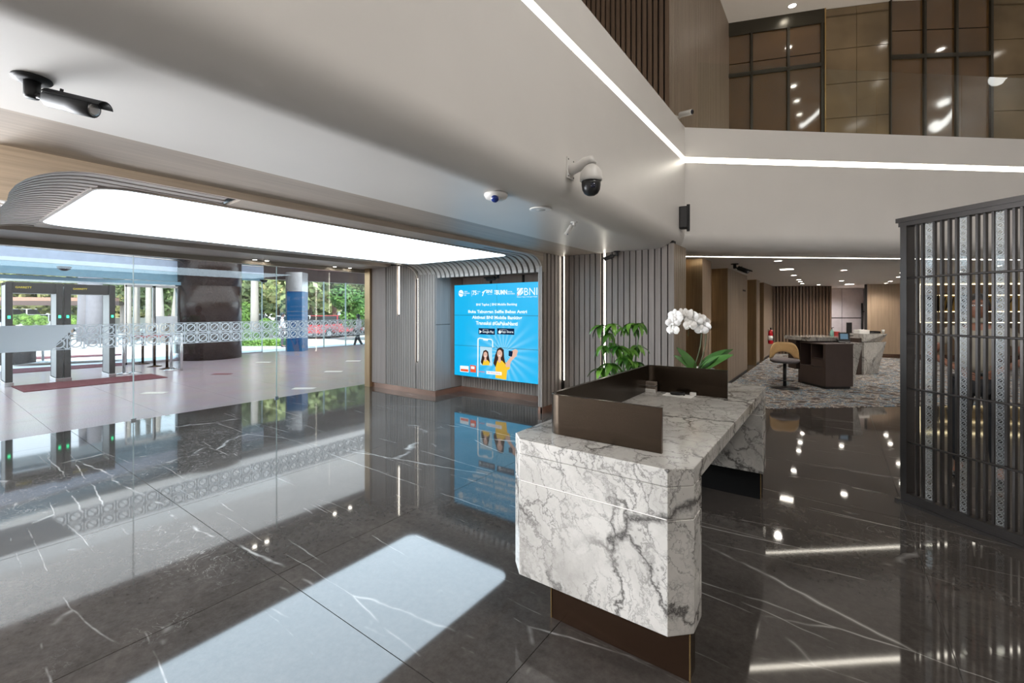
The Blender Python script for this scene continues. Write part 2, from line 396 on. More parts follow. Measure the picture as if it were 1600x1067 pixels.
M['yellow_text'] = plain('yellow_print', srgb(220, 200, 60), .6)
# ================================================================== SETTING
XB = -1.82; YC = 6.96                       # white bulkhead face, and its corner
ANG = math.radians(40.6)                    # direction of the second bulkhead face
dB = Vector((math.cos(ANG), math.sin(ANG), 0)); nB = Vector((-math.sin(ANG), math.cos(ANG), 0))
Bc = Vector((XB, YC, 0)); LB = 9.0
XG = -8.25                                  # inner glass wall
XO = -17.7                                  # outer glass wall

# --- floor: slab with grout showing between big marble slabs
fl = struct(MB().poly_z([(XG, -7.5), (9, -7.5), (9, 24), (XG, 24)], -.2, -.006).build('floor', M['grout']))
xs = [XG, -7.5, -5.91, -4.32, -2.73, -1.14, .45, 2.04, 3.63, 5.22, 6.81, 9]
ys = [-7.5, -5.03, -1.84, 1.35, 4.54, 7.73, 10.92, 14.1, 17.3, 20.5, 24]
g = .0022
for i in range(len(xs)-1):
    for j in range(len(ys)-1):
        MB().box(xs[i]+g, xs[i+1]-g, ys[j]+g, ys[j+1]-g, -.02, 0).build('marble_slab', M['floor'], fl)
# --- carpet
c0 = Bc+nB*.40; c1 = c0+dB*10
cp = MB().poly_z([(-1.83, c0.y+(-1.83-c0.x)*math.tan(ANG)), (c1.x, c1.y), (5.2, 19), (.9, 19.6), (.9, 21.3), (.1, 21.3), (-.1, 20.0), (-1.8, 18.9)], 0, .008).build('carpet', M['carpet'])
tag(cp, 'multicoloured streaky carpet in grey, blue and cream under the office desks', 'carpet')

# --- pale pink hall floor outside the inner glass, ground outdoors
hf = struct(MB().box(XO, XG, -8, 16, -.25, -.006).build('floor', M['grout']))
for i in range(8):
    for j in range(18):
        x = XO+i*1.181; y = -6+j*1.2
        MB().box(x+.002, x+1.179, y+.002, y+1.198, -.02, 0).build('granite_tile', M['plaza'], hf)
gr = struct(MB().box(-120, XO, -60, 90, -.4, -.2).build('ground', M['pave']))

# --- white bulkhead swept along the two faces with a mitred corner
prof = [(1.18, 2.5), (.62, 2.5), (.27, 2.5)]
for k in range(1, 9):
    a = PI/2*k/8; prof.append((.27*(1-math.sin(a)), 2.5+.27*(1-math.cos(a))))
prof_low = prof+[(0, 3.83), (.05, 3.83), (.05, 3.915), (0, 3.915), (0, 4.36), (.35, 4.36), (.35, 2.62), (1.18, 2.62)]
mit = (nB+Vector((-1, 0, 0))); mit = mit/ (mit.dot(Vector((-1, 0, 0))))   # mitre vector per unit offset
def bulk_section(pr, which):
    out = []
    for d, z in pr:
        if which == 0: p = Vector((XB-d, -7.4, 0))
        elif which == 1: p = Bc+mit*d
        else: p = Bc+dB*LB+nB*d
        out.append(Vector((p.x, p.y, z)))
    return out
def sweep(pr, secs, closed=True):
    mb = MB(); R_ = [bulk_section(pr, k) for k in secs]; n = len(pr); vs = [p for r in R_ for p in r]
    fs = [(i*n+k, i*n+(k+1) % n, (i+1)*n+(k+1) % n, (i+1)*n+k) for i in range(len(secs)-1) for k in range(n)]
    mb.add(vs, fs); mb.add(R_[0], [tuple(range(n))]); mb.add(R_[-1], [tuple(range(n))]); return mb
# first arm stops at the slatted wall; second arm starts behind the corner
bm_ = MB()
pr1 = [p for p in prof_low]
bk = struct(sweep(prof_low, (0, 1)).build('wall_bulkhead', M['white']))
bk2 = struct(sweep([(p[0] if p[0] < .5 else min(p[0], .62), p[1]) for p in prof_low], (1, 2)).build('wall_bulkhead', M['white']))
for o in (bk, bk2):
    for p in o.data.polygons: p.use_smooth = True
    o.data.set_sharp_from_angle(angle=.6)
st = sweep([(.02, 3.832), (.02, 3.913), (.048, 3.913), (.048, 3.832)], (0, 1)).build('led_strip', M['led'])
tag(st, 'glowing light strip running diagonally along the white bulkhead on the left', 'light strip')
st2 = sweep([(.02, 3.832), (.02, 3.913), (.048, 3.913), (.048, 3.832)], (1, 2)).build('led_strip', M['led'])
tag(st2, 'glowing light strip running level across the white bulkhead above the office', 'light strip')

# --- office ceiling behind the second face
c_in = Bc+nB*.60; cE = c_in+dB*LB
oc = struct(MB().poly_z([(-2.6, c_in.y+(-2.6-c_in.x)*math.tan(ANG)), (cE.x, cE.y), (9, 24), (-2.6, 24)], 2.5, 2.6).build('ceiling', M['white2']))
a0 = Bc+nB*.66+dB*.05; a1 = a0+dB*8.5
sl = MB().obox(a0, a1, .03, 2.494, 2.4995).build('led_strip', M['led'])
tag(sl, 'thin recessed light line crossing the office ceiling edge', 'light strip')

# --- left lobby ceiling: wood beam, tray with ribs, soffit
struct(MB().box(-3.66, -3.0, -7.4, 6.5, 2.5, 2.62).build('ceiling_beam', M['wood_ceil']))
struct(MB().box(-7.3, -3.66, .3, 6.6, 2.60, 2.68).build('ceiling', M['wood_ceil']))
struct(MB().box(XG-.3, -7.3, .3, 6.6, 2.48, 2.68).build('ceiling', M['wood_ceil'], None))
struct(MB().box(XG-.3, -3.66, -7.4, .3, 2.5, 2.68).build('ceiling', M['wood_ceil'], None))
struct(MB().box(XG-.05, XG+.05, .3, 6.0, 2.405, 2.48).build('trim_1', M['header_trim']))
# ribbed portal around the luminous ceiling
RX0, RX1 = -3.66, -6.5
por = thing('ribbed_ceiling_portal', 'grey timber ceiling portal with curved ribbed ends around the luminous ceiling', 'ceiling feature', (0, 0, 0))
YN, YF, ZB, ZT = .35, 5.87, 2.20, 2.445
def arc_far(r=.245, n=8, rx=.36):
    return [(YF-rx*(1-math.cos(PI/2*k/n)), ZB+(ZT-ZB)*math.sin(PI/2*k/n)) for k in range(n+1)]
def arc_near(n=8, rx=.42):
    return [(YN+rx*(1-math.cos(PI/2*k/n)), ZB+(ZT-ZB)*math.sin(PI/2*k/n)) for k in range(n+1)]
far = arc_far(); near = arc_near()
fas = [(YF+.03, ZB), ]+far+near[::-1]+[(YN-.05, ZB), (YN-.05, 2.6), (YF+.03, 2.6)]
MB().prism([(RX0, y, z) for y, z in fas], (-.03, 0, 0)).build('side_fascia', M['wood_ceil'], por)
MB().prism([(RX1, y, z) for y, z in fas], (-.03, 0, 0)).build('side_fascia', M['wood_ceil'], por)
# dark backing following the curve, a little above the ribs
def lift(path, e): return [(y, z+e) for y, z in path]
bk_prof = [(YF+.04, ZB+.02)]+[(y+.03, z+.034) for y, z in far]+[(y-.03, z+.034) for y, z in near[::-1]]+[(YN-.05, ZB+.02), (YN-.05, 2.58), (YF+.03, 2.58)]
MB().prism([(RX0-.031, y, z) for y, z in bk_prof], (RX1-RX0+.032, 0, 0)).build('backing', M['gap'], por)
pitch = .1145; nr = int((RX0-.04-RX1)/pitch)
for i in range(nr+1):
    x = RX0-.045-i*pitch
    if x-.088 < RX1: break
    y_end_f = 4.6 if i < 3 else 5.47 if x > -6.2 else 5.4
    y_end_n = 1.46+i*.03 if i < 3 else .8
    pth = [(x, y, z) for y, z in far]+[(x, y_end_f, ZT)]
    MB().strip(pth, (-.078, 0, 0), t=-.036).build('rib', M['wood_rib'], por)
    pth = [(x, y, z) for y, z in near]+[(x, y_end_n, ZT)]
    MB().strip(pth, (-.078, 0, 0), t=.036).build('rib', M['wood_rib'], por)
MB().box(-3.69, -3.985, 1.55, 4.6, ZT, ZT+.02).build('edge_band', M['wood_ceil'], por)
MB().box(-6.215, -6.5, .8, 5.5, ZT, ZT+.02).build('edge_band', M['wood_ceil'], por)
# luminous panel with rounded corners
def rrect(x0, x1, y0, y1, r, n=6):
    pts = []
    for cx, cy_, a in ((x1-r, y1-r, 0), (x0+r, y1-r, PI/2), (x0+r, y0+r, PI), (x1-r, y0+r, 1.5*PI)):
        for k in range(n+1): pts.append((cx+r*math.cos(a+PI/2*k/n), cy_+r*math.sin(a+PI/2*k/n)))
    return pts
lp = thing('ceiling_light', 'large glowing white rectangular ceiling panel over the entrance lobby', 'ceiling light', (0, 0, 0))
MB().poly_z(rrect(-6.2, -4.0, .8, 5.49, .2), 2.438, 2.46).build('diffuser', M['panel'], lp)
fr_ = MB(); o_ = rrect(-6.225, -3.975, .775, 5.515, .22); i_ = rrect(-6.2, -4.0, .8, 5.49, .2); n_ = len(o_)
fr_.add([(x, y, 2.434) for x, y in o_]+[(x, y, 2.434) for x, y in i_]+[(x, y, 2.46) for x, y in o_]+[(x, y, 2.46) for x, y in i_],
        [f for k in range(n_) for f in ((k, (k+1) % n_, n_+(k+1) % n_, n_+k), (k, (k+1) % n_, 2*n_+(k+1) % n_, 2*n_+k), (n_+k, n_+(k+1) % n_, 3*n_+(k+1) % n_, 3*n_+k))])
fr_.build('frame', M['wood_rib'], lp)

# --- slatted walls
def slat_run(parent, p, q, pitch, width, depth, z0, z1, mat, skip=(), name='slat'):
    """slats standing proud of a backing along p->q; outward side is to the right of travel"""
    p = Vector((p[0], p[1], 0)); q = Vector((q[0], q[1], 0)); L_ = (q-p).length; d = (q-p).normalized()
    n = max(1, round(L_/pitch)); pt = L_/n; me = None
    for k in range(n):
        s0 = k*pt+(pt-width)/2
        if any(a < s0+width/2 < b for a, b in skip): continue
        if me is None:
            me = MB().box(0, width, -depth, 0, z0, z1).mesh(name, mat)
        o = link(name, me, parent); a = p+d*s0
        o.location = (a.x, a.y, 0); o.rotation_euler = (0, 0, math.atan2(d.y, d.x))
YW = 6.50
# main slatted wall (faces the lobby), corner return included
wf = struct(MB().box(-3.70, -1.86, YW, YW+.12, 0, 2.6).build('wall_front', M['gap']))
MB().box(-3.68, -1.83, YW-.035, YW, 0, .10).build('skirting', M['copper'], wf)
slat_run(wf, (-3.62, YW), (-1.835, YW), .0925, .077, .032, .10, 2.56, M['slat'], skip=((.665, .755),))
# right pillar of the display recess
wp = struct(MB().box(-3.735, -3.69, 5.88, 6.6, 0, 2.6).build('wall_pillar', M['gap']))
MB().box(-3.735, -3.66, 5.85, 5.88, 0, .10).build('skirting', M['copper'], wp)
MB().box(-3.69, -3.655, 5.85, YW, 0, .10).build('skirting', M['copper'], wp)
slat_run(wp, (-3.69, 5.88), (-3.69, YW-.04), .115, .085, .032, .10, 2.6, M['slat'])
slat_run(wp, (-3.735, 5.88), (-3.66, 5.88), .037, .031, .03, .10, 2.6, M['slat'])
# left pillar
wl = struct(MB().box(-7.87, -6.03, 5.88, 6.64, 0, 2.6).build('wall_pillar', M['gap']))
MB().box(-7.87, -7.42, 5.845, 5.88, .10, 2.5).build('flat_panel', M['wood_panel'], wl)
slat_run(wl, (-7.40, 5.88), (-6.0, 5.88), .0667, .056, .032, .10, 2.5, M['slat'], skip=((.335, .405), (.895, .965)))
MB().box(-7.87, -6.0, 5.86, 5.88, 0, .10).build('skirting', M['copper'], wl)
MB().box(-6.03, -6.0, 5.88, 6.6, 0, .10).build('skirting', M['copper'], wl)
MB().box(-6.03, -6.0, 5.875, 6.27, .11, 1.33).build('flat_panel', M['wood_panel'], wl)
MB().box(-6.03, -6.0, 5.875, 6.27, 1.34, 2.5).build('flat_panel', M['wood_panel'], wl)
MB().box(-6.03, -6.0, 6.28, 6.6, .11, 2.5).build('flat_panel', M['wood_panel'], wl)
# brass jamb at the end of the glass
struct(MB().box(-8.05, -7.88, 5.80, 5.90, 0, 2.48).build('trim_2', M['brass_panel'], None))
# recess back
wr = struct(MB().box(-6.05, -3.7, 6.60, 6.7, 0, 2.6).build('wall_recess', M['gap']))
MB().box(-6.0, -3.77, 6.565, 6.6, 0, .10).build('skirting', M['copper'], wr)
slat_run(wr, (-6.0, 6.6), (-3.77, 6.6), .06, .052, .02, .10, .62, M['slat'])
slat_run(wr, (-6.0, 6.6), (-3.77, 6.6), .69, .684, .02, .63, 2.3, M['wood_panel'], name='flat_panel')
struct(MB().box(-6.0, -3.77, 5.905, 6.6, 2.24, 2.3).build('ceiling', M['wood_ceil']))
# light strips in the walls
def vstrip(x, y, z0, z1, label, w=.02):
    o = thing('led_strip', label, 'light strip', (x, y, z0), group=None)
    MB().box(-.022, .022, -.006, .0, 0, z1-z0).build('channel', M['wood_rib'], o)
    MB().box(-w/2, w/2, -.016, -.004, .003, z1-z0-.003).build('diffuser', M['led'], o)
    return o
def filler(x, y, w_, z1, par): MB().box(x-w_/2, x+w_/2, y-.032, y, .10, z1).build('slat', M['slat'], par)
q = P(623, 421, y=5.86); filler(q.x, 5.88, .056, 1.5, wl); filler(q.x-1e-4+P(653, 421, y=5.86).x-q.x, 5.88, .056, .60, wl)
q = P(623, 421, y=5.86); vstrip(q.x, 5.88, 1.52, 2.48, 'short vertical light strip left of the video wall, nearer the glass')
q = P(653, 435, y=5.86); vstrip(q.x, 5.88, .62, 2.22, 'long vertical light strip just left of the video wall')
q = P(876, 397, y=YW); vstrip(-3.655+.03, YW, .44, 2.5, 'vertical light strip right of the video wall in the wall corner')
q = P(945, 397, y=YW); vstrip(q.x, YW, .30, 2.5, 'vertical light strip behind the green leafy plant')

# --- corridor wall with brass niches: blocks along X=-1.83
cw = struct(MB().box(-2.4, -2.18, 6.6, 19.2, 0, 2.6).build('wall_corridor', M['gap']))
blocks = [(6.47, 7.07, .1, 'slat_brown'), (8.12, 8.78, .055, 'wood_tan'), (10.37, 13.0, .105, 'slat_brown'), (14.7, 15.4, .1, 'slat_brown'), (16.4, 19.2, .1, 'slat_brown')]
for i, (y0, y1, pt, m) in enumerate(blocks):
    b_ = struct(MB().box(-2.25, -1.865, y0+.02, y1-.02, 0, 2.55).build('wall_corridor', M['gap']))
    MB().box(-1.865, -1.84, y0+.02, y1-.02, 0, .07).build('skirting', M['black'], b_)
    slat_run(b_, (-1.865, y0), (-1.865, y1), pt, pt*.84, .032, .07, 2.55, M[m])
    if i: 
        MB().box(-2.25, -1.835, y0, y0+.02, 0, 2.55).build('end_panel', M['brass_panel'], b_)
prev = 7.07
for i, (y0, y1) in enumerate([(7.07, 8.12), (8.78, 10.37), (13.0, 14.7), (15.4, 16.4)]):
    n_ = thing('brass_door', ['tall brushed brass door in the niche nearest the slatted corner', 'tall brushed brass door in the second niche of the corridor', 'tall brushed brass door in the third niche of the corridor', 'tall brushed brass door in the farthest niche before the extinguisher'][i], 'door', (-2.15, (y0+y1)/2, 0))
    hw = (y1-y0)/2-.01
    MB().box(-.03, 0, -hw, -.004, .0, 1.18).build('lower_leaf', M['brass_panel'], n_)
    MB().box(-.03, 0, .004, hw, .0, 1.18).build('lower_leaf', M['brass_panel'], n_)
    MB().box(-.03, 0, -hw, hw, 1.20, 1.34).build('mid_rail', M['bronze'], n_)
    MB().box(-.03, 0, -hw, hw, 1.355, 2.5).build('upper_leaf', M['brass_panel'], n_)
    for z in (1.19, 1.347): MB().cyl((.012, -hw, z), .008, 2*hw, 8, 'y').build('bead', M['brass'], n_)

# --- far office walls
A = Vector((-1.86, 19.0, 0)); Bq = P(1299, 446.5, d=16.4)
wb1 = struct(MB().obox(A, (Bq.x, Bq.y), .15, 0, 2.6).build('wall_back', M['gap']))
slat_run(wb1, (A.x, A.y), (Bq.x, Bq.y), .118, .07, .05, 0, 2.55, M['slat_dark'])
q0 = P(1299, 450, d=18.2); q1 = P(1357, 450, d=18.2)
dw = thing('office_door', 'white panelled double door with long black pull handles at the back', 'door', (q0.x, q0.y, 0), math.atan2(q1.y-q0.y, q1.x-q0.x))
Lw = (q1-q0).length
for (a, b, c, d) in ((0, .28, 0, 1.28), (.285, .86, 0, 1.28), (0, .28, 1.3, 2.5), (.285, .86, 1.3, 2.5), (.87, 1.0, 0, 2.5)):
    MB().box(a*Lw+.01, b*Lw-.01, 0, .05, c+.01, d-.01).build('door_panel', M['door_white'], dw)
MB().box(0, Lw, .05, .09, 0, 2.5).build('backing', M['gap'], dw)
for a in (.80, .93):
    MB().tube([(a*Lw, -.05, .3), (a*Lw, -.05, 1.9)], .028, 10).build('pull_handle', M['black'], dw)
for z in (1.55,): MB().tube([(.80*Lw, -.05, z), (.93*Lw, -.05, z)], .015, 8).build('handle_bar', M['black'], dw)
struct(MB().obox(q0-Vector((.3, 0, 0)), (Bq.x, Bq.y), .05, 0, 2.6).build('wall_back', M['door_white'])) if False else None
struct(MB().obox((Bq.x, Bq.y), (q0.x, q0.y), .1, 0, 2.6).build('wall_back', M['door_white']))
r0 = P(1355, 444, d=15.3); r1 = P(1412, 444, d=15.0); r2 = P(1436, 444, d=14.95); r3 = P(1760, 444, d=14.2)
struct(MB().obox((r0.x, r0.y), (q1.x, q1.y), -.1, 0, 2.6).build('wall_back', M['wood_tan']))
w3 = struct(MB().obox((r0.x, r0.y), (r3.x, r3.y), .15, 0, 2.6).build('wall_back', M['gap']))
def along(a, b, t): return a+(b-a)*t
for (a, b, z0, z1) in ((r0, r1, .12, 2.5), (r1, r2, .12, 1.18), (r1, r2, 1.2, 1.5), (r1, r2, 1.52, 2.5), (r2, r3, .12, 1.17), (r2, r3, 1.22, 1.55), (r2, r3, 2.12, 2.44)):
    MB().obox((a.x, a.y), (b.x, b.y), -.03, z0, z1).build('wood_panel', M['wood_tan'], w3)
MB().obox((r0.x, r0.y), (r3.x, r3.y), -.04, 0, .12).build('skirting', M['copper'], w3)
ux = (r3-r2).normalized(); Ln = (r3-r2).length; ang3 = math.atan2(ux.y, ux.x)
gold = plain('gold_leaf_panel', srgb(206, 170, 96), .3, .5, .3, 5)
# backlit display niches
for k, (a, b) in enumerate(((.09, .19), (.24, .52), (.56, .66), (.70, .95))):
    p = r2+ux*(a*Ln); lw = (b-a)*Ln
    n_ = thing('display_niche', ['small backlit gold display niche seen between the first lattice bars', 'wide backlit display niche behind the standing man', 'narrow backlit display niche right of the standing man', 'wide backlit display niche at the far right behind the lattice'][k], 'niche', (p.x, p.y, 1.55), ang3)
    MB().box(0, lw, -.01, .0, 0, .57).build('back_panel', gold, n_)
    MB().box(0, lw, -.03, -.008, .545, .565).build('light_line', M['led_gold'], n_)
    MB().box(0, lw, -.03, -.008, .0, .02).build('light_line', M['led_gold'], n_)
    for xx in (0, lw-.025): MB().box(xx, xx+.025, -.06, -.0, 0, .57).build('jamb', M['bronze'], n_)
    for j in range(3):
        MB().tube([(lw*(.15+.25*j), -.03, .05), (lw*(.4+.2*j), -.03, .5)], .02, 6).build('branch', M['bronze'], n_)
for z, w_ in ((2.455, .03), (1.19, .022)):
    MB().obox((r2.x, r2.y), (r3.x, r3.y), -.035, z, z+w_).build('wall_light_line', M['led_gold'], w3)
MB().obox(r2-ux*.04, r2+ux*.0, -.05, 1.2, 2.46).build('wall_light_line', M['led_gold'], w3)

# --- shell behind the camera and the tall ceiling
struct(MB().box(8.9, 9.05, -7.5, 24, 0, 8.4).build('wall_right', M['white2']))
struct(MB().box(-9, 9, -7.65, -7.5, 0, 8.4).build('wall_rear', M['white2']))
struct(MB().box(-9, 9, 23.9, 24.05, 0, 8.4).build('wall_end', M['white2']))
struct(MB().box(-9.2, 9.05, -7.6, 24, 8.2, 8.35).build('ceiling', M['white2']))
struct(MB().box(-8.33, -6.9, .12, .27, 0, 2.5).build('wall_near', M['wood_panel']))
struct(MB().box(-9.1, -9.0, -7.6, 24, 2.68, 8.3).build('wall_left', M['white2']))
struct(MB().box(-9.0, -2.17, -7.6, 24, 2.70, 2.8).build('floor', M['white2'], None))
struct(MB().box(-8.27, -7.88, 6.01, 16, 0, 2.47).build('wall_left', M['wood_panel']))

# --- gallery seen above the bulkhead: slatted walls and bronze glazing
gw = struct(MB().box(-6.0, -1.99, 6.68, 6.85, 2.8, 8.2).build('wall_gallery', M['gap']))
slat_run(gw, (-6.0, 6.68), (-1.95, 6.68), .085, .058, .04, 2.8, 8.2, M['slat_dark'])
gw2 = struct(MB().box(-2.2, -1.99, 6.7, 11.3, 2.8, 8.2).build('wall_gallery', M['gap']))
slat_run(gw2, (-1.99, 6.66), (-1.99, 11.25), .075, .058, .03, 2.8, 8.2, M['slat_brown'])
G = [P(1127, HOR, d=10.3), P(1289, HOR, d=9.75), P(1389, HOR, d=9.5), P(1547, HOR, d=9.36), P(1760, HOR, d=9.2)]
gl_ = thing('gallery_glazing', 'bronze glazed gallery front with dark frames above the bulkhead', 'glazing', (0, 0, 0))
def seg_pane(i, a, b, z0, z1, mat, t=.03, off=0, name='pane'):
    p, q = G[i], G[i+1]; d = (q-p).normalized(); n = Vector((-d.y, d.x, 0))
    A_ = p+(q-p)*a+n*off; B_ = p+(q-p)*b+n*off
    return MB().obox((A_.x, A_.y), (B_.x, B_.y), t, z0, z1).build(name, mat, gl_)
ztop = 8.2; z0g = 2.9; zm = 6.98
for i, cols in ((0, (0, .30, .655, .97)), (2, (.0, .345, .66, 1.0))):
    for k in range(3):
        for (za, zb) in ((z0g, 5.05), (5.07, zm-.03), (zm+.05, 7.25 if i == 0 else 7.55), (7.27 if i == 0 else 7.57, 7.9 if i == 0 else ztop)):
            seg_pane(i, cols[k]+.008, cols[k+1]-.008, za, zb, M['upglass'])
    seg_pane(i, 0, .985, zm-.03, zm+.05, M['upframe'], .09, -.05, 'transom')
    for k in range(4):
        seg_pane(i, cols[k]-(.012 if k else 0), cols[k]+.012, z0g, 7.95 if i == 0 else ztop, M['upframe'], .09, -.05, 'mullion')
seg_pane(0, 0, 1, 7.9, 8.2, M['upframe'], .08, -.04, 'head_beam')
for i in (1, 3):
    for (a, b) in ((0, .5), (.505, 1)):
        for z in (2.9, 4.3, 5.05, 5.8, 6.55, 7.3, 8.0):
            zz = min(z+.745, 8.2) if z > 2.9 else 4.29
            seg_pane(i, a, b, z, zz-.008, M['upstone'], .05, 0, 'stone_panel')
    seg_pane(i, .0, 1, 2.9, 8.2, M['gap'], .05, .06, 'backing')
seg_pane(1, -.02, .0, z0g, 8.2, M['brass'], .06, -.05, 'brass_edge')
seg_pane(0, 0, 1, 2.9, 8.2, M['gap'], .05, .06, 'backing'); seg_pane(2, 0, 1, 2.9, 8.2, M['gap'], .05, .06, 'backing')
# clear balustrade standing on the bulkhead
bal = thing('glass_balustrade', 'clear glass balustrade standing on top of the white bulkhead', 'balustrade', (0, 0, 0))
for k in range(5):
    a = Bc+nB*.18+dB*(.3+1.5*k); b = Bc+nB*.18+dB*(.3+1.5*k+1.485)
    MB().obox(a, b, .012, 4.365, 5.45).build('pane', M['glass_faint'], bal)

# ceiling downlights of the tall space: positions found by mirroring their reflections in the glazing
def mirror(p, i):
    a, b = G[i], G[i+1]; d = (b-a).normalized(); n = Vector((-d.y, d.x, 0)); return p-n*2*((p-a).dot(n))
def downlight(x, y, z, r, label, group=None, power=0, square=False, name='downlight'):
    t = thing(name, label, 'ceiling light', (x, y, z), 0, group)
    if square:
        MB().box(-r, r, -r, r, -.012, -.002).build('diffuser', M['down2'] if False else M['led'], t)
        MB().poly_z(rrect(-r-.02, r+.02, -r-.02, r+.02, .01), -.008, 0).build('trim_ring', M['camwhite'], t)
    else:
        MB().lathe([(r*1.35, 0), (r*1.35, -.006), (r*1.05, -.008), (r*1.0, -.003), (r*1.0, 0)], n=20).build('trim_ring', M['camwhite'], t)
        MB().cyl((0, 0, -.005), r*.98, .004, 16).build('diffuser', M['down'], t)
    if power:
        lamp('spot_lamp', 'SPOT', (x, y, z-.03), power, (1, .93, .84), spot_size=2.5, spot_blend=.8, shadow_soft_size=.05).parent = None
    return t
for (px, py, i) in ((1223, 41, 0), (1232, 77, 0), (1240, 137, 0), (1245, 160, 0), (1249, 181, 0), (1381, 72, 1), (1372, 131, 1), (1470, 80, 2), (1556, 88, 3), (1570, 170, 3), (1553, 192, 3)):
    D_ = 6.55*FPX/(HOR-py); v = mirror(P(px, py, d=D_), i)
    if v.x > 8.7: continue
    downlight(v.x, v.y, 8.2, .07, 'small round downlight in the tall lobby ceiling', 'downlights in the tall lobby ceiling')

M['ribbon'] = emis('ribbon_light', (1, .97, .94), 9)  # glow for unseen tubes added to make the stair's reflection in the glazing
for k, (seg, w_, pts, lb) in enumerate(((0, .07, ((1291, 155), (1284, 168), (1270, 182), (1252, 197)), 'slim curved light ribbon of the tall lobby mirrored in the bronze glazing'), (2, .16, ((1473, 157), (1480, 166), (1480, 178), (1472, 190), (1460, 200)), 'broad curved light ribbon of the tall lobby mirrored in the dark glazing'), (1, .05, ((1349, 190), (1338, 195), (1326, 200)), 'short straight light ribbon mirrored in the stone cladding'))):
    pp2 = [mirror(P(a, b_, d=14.0), seg) for a, b_ in pts]; rp = thing('light_ribbon', lb, 'light strip', (0, 0, 0))
    MB().tube(pp2, w_, 10).build('diffuser', M['ribbon'], rp)
    MB().tube([p+Vector((0, 0, w_*1.3)) for p in pp2], w_*1.1, 8).build('housing', M['camwhite'], rp)
    MB().tube([pp2[0]+Vector((0, 0, w_)), Vector((pp2[0].x, pp2[0].y, 8.2))], .01, 6).build('hanger', M['steel'], rp)
# --- office downlights
spots = [((680, 112), 0), ((780, 205), 0), ((812, 233), 0), ((822, 245), 0), ((835, 258), 0), ((940, 265), 0), ((1103, 172), 0), ((1087, 240), 0), ((1130, 280), 0), ((1455, 215), 0), ((1400, 243), 0), ((1372, 255), 0), ((1478, 187), 0)]
labs = ['small round downlight nearest the brass niches', 'small round downlight, first of a row running to the dark slats', 'small round downlight, second of a row running to the dark slats', 'small round downlight, third of a row running to the dark slats', 'small round downlight, last of a row before the dark slats', 'small round downlight close above the middle of the dark slats', 'small round downlight above the marble counters, nearest the camera', 'small round downlight just before the white door', 'small round downlight directly above the white door', 'small round downlight nearest the lattice screen post', 'small round downlight second from the lattice screen post', 'small round downlight third from the lattice screen post', 'tilted downlight beside the lattice screen post']
for ((zx, zy), _s), lab_ in zip(spots, labs):
    px = 1050+zx/4.103; py = 380+zy/4.103; D_ = min(.9*FPX/(HOR-py), 15.0 if px > 1300 else 17); v = P(px, py, d=D_)
    downlight(v.x, v.y, 2.5, .06, lab_, None, 48)
for zx, zy, lb in ((735, 165, 'large bright square ceiling light nearest the brass niches'), (1137, 262, 'large bright square ceiling light above the marble counters')):
    px = 1050+zx/4.103; py = 380+zy/4.103; D_ = .9*FPX/(HOR-py); v = P(px, py, d=min(D_, 15.5)); downlight(v.x, v.y, 2.5, .12, lb, None, 40, True)
for px, py, lab_ in ((1500, 424, 'small round downlight seen through the second glass strip of the lattice'), (1560, 415, 'small round downlight seen through the third glass strip of the lattice')):
    v = P(px, py, z=2.5); downlight(v.x, v.y, 2.5, .05, lab_, None, 48)
v = P(1322, 450, d=17.0); lamp('spot_lamp', 'SPOT', (v.x, v.y, 2.44), 110, (1, .95, .92), spot_size=2.7, spot_blend=.8, shadow_soft_size=.08)  # added fill for the white door and back wall, no fitting there
lamp('gallery_uplight', 'AREA', (.4, 11.1, 3.2), 55, (1, .9, .76), (PI, 0, ANG), shape='RECTANGLE', size=5, size_y=1.0)  # added upward fill hidden behind the bulkhead, brightens the gallery ceiling
lamp('gallery_uplight', 'AREA', (-3.2, 3.0, 3.3), 25, (1, .9, .76), (PI, 0, 0), shape='RECTANGLE', size=1, size_y=5)  # second upward fill added for the gallery
lamp('track_spot', 'SPOT', (-2.35, -1.2, 2.42), 120, (1, .86, .66), (math.radians(82), 0, math.radians(38)), spot_size=1.2, spot_blend=.8, shadow_soft_size=.06)  # added warm fill out of view, brightens the near portal fascia
# --- soffit downlights by the inner glass
for px, py, lab_ in ((398, 411.5, 'leftmost'), (417, 412, 'second from left'), (523, 422, 'third from left'), (547, 424, 'rightmost')):
    v = P(px, py, x=-8.10); downlight(v.x, v.y, 2.48, .035, lab_+' of the tiny soffit downlights above the glass wall')
# ================================================================== OBJECTS
# --- marble reception desk
ZD = .93
X0, X1, Y0, Y1, CH = -1.414, -.482, 1.90, 4.52, .085
desk = thing('reception_desk', 'white veined marble reception desk with cut corners standing in the foreground', 'desk', (0, 0, 0))
def oct_(x0, x1, y0, y1, c=CH, corners=(1, 1, 1, 1)):
    p = []
    p += [(x0+c, y0), (x1-c, y0)] if 1 else []
    p += [(x1, y0+c), (x1, y1-c), (x1-c, y1), (x0+c, y1), (x0, y1-c), (x0, y0+c)]
    return p
MB().poly_z(oct_(X0, X1, Y0, Y1), ZD-.075, ZD).build('desktop', M['marble'], desk, .004)
def leg_poly(y0, y1, near):
    if near: return [(X0+CH, y0), (X1-CH, y0), (X1, y0+CH), (X1, y1), (X0, y1), (X0, y0+CH)]
    return [(X0, y0), (X1, y0), (X1, y1-CH), (X1-CH, y1), (X0+CH, y1), (X0, y1-CH)]
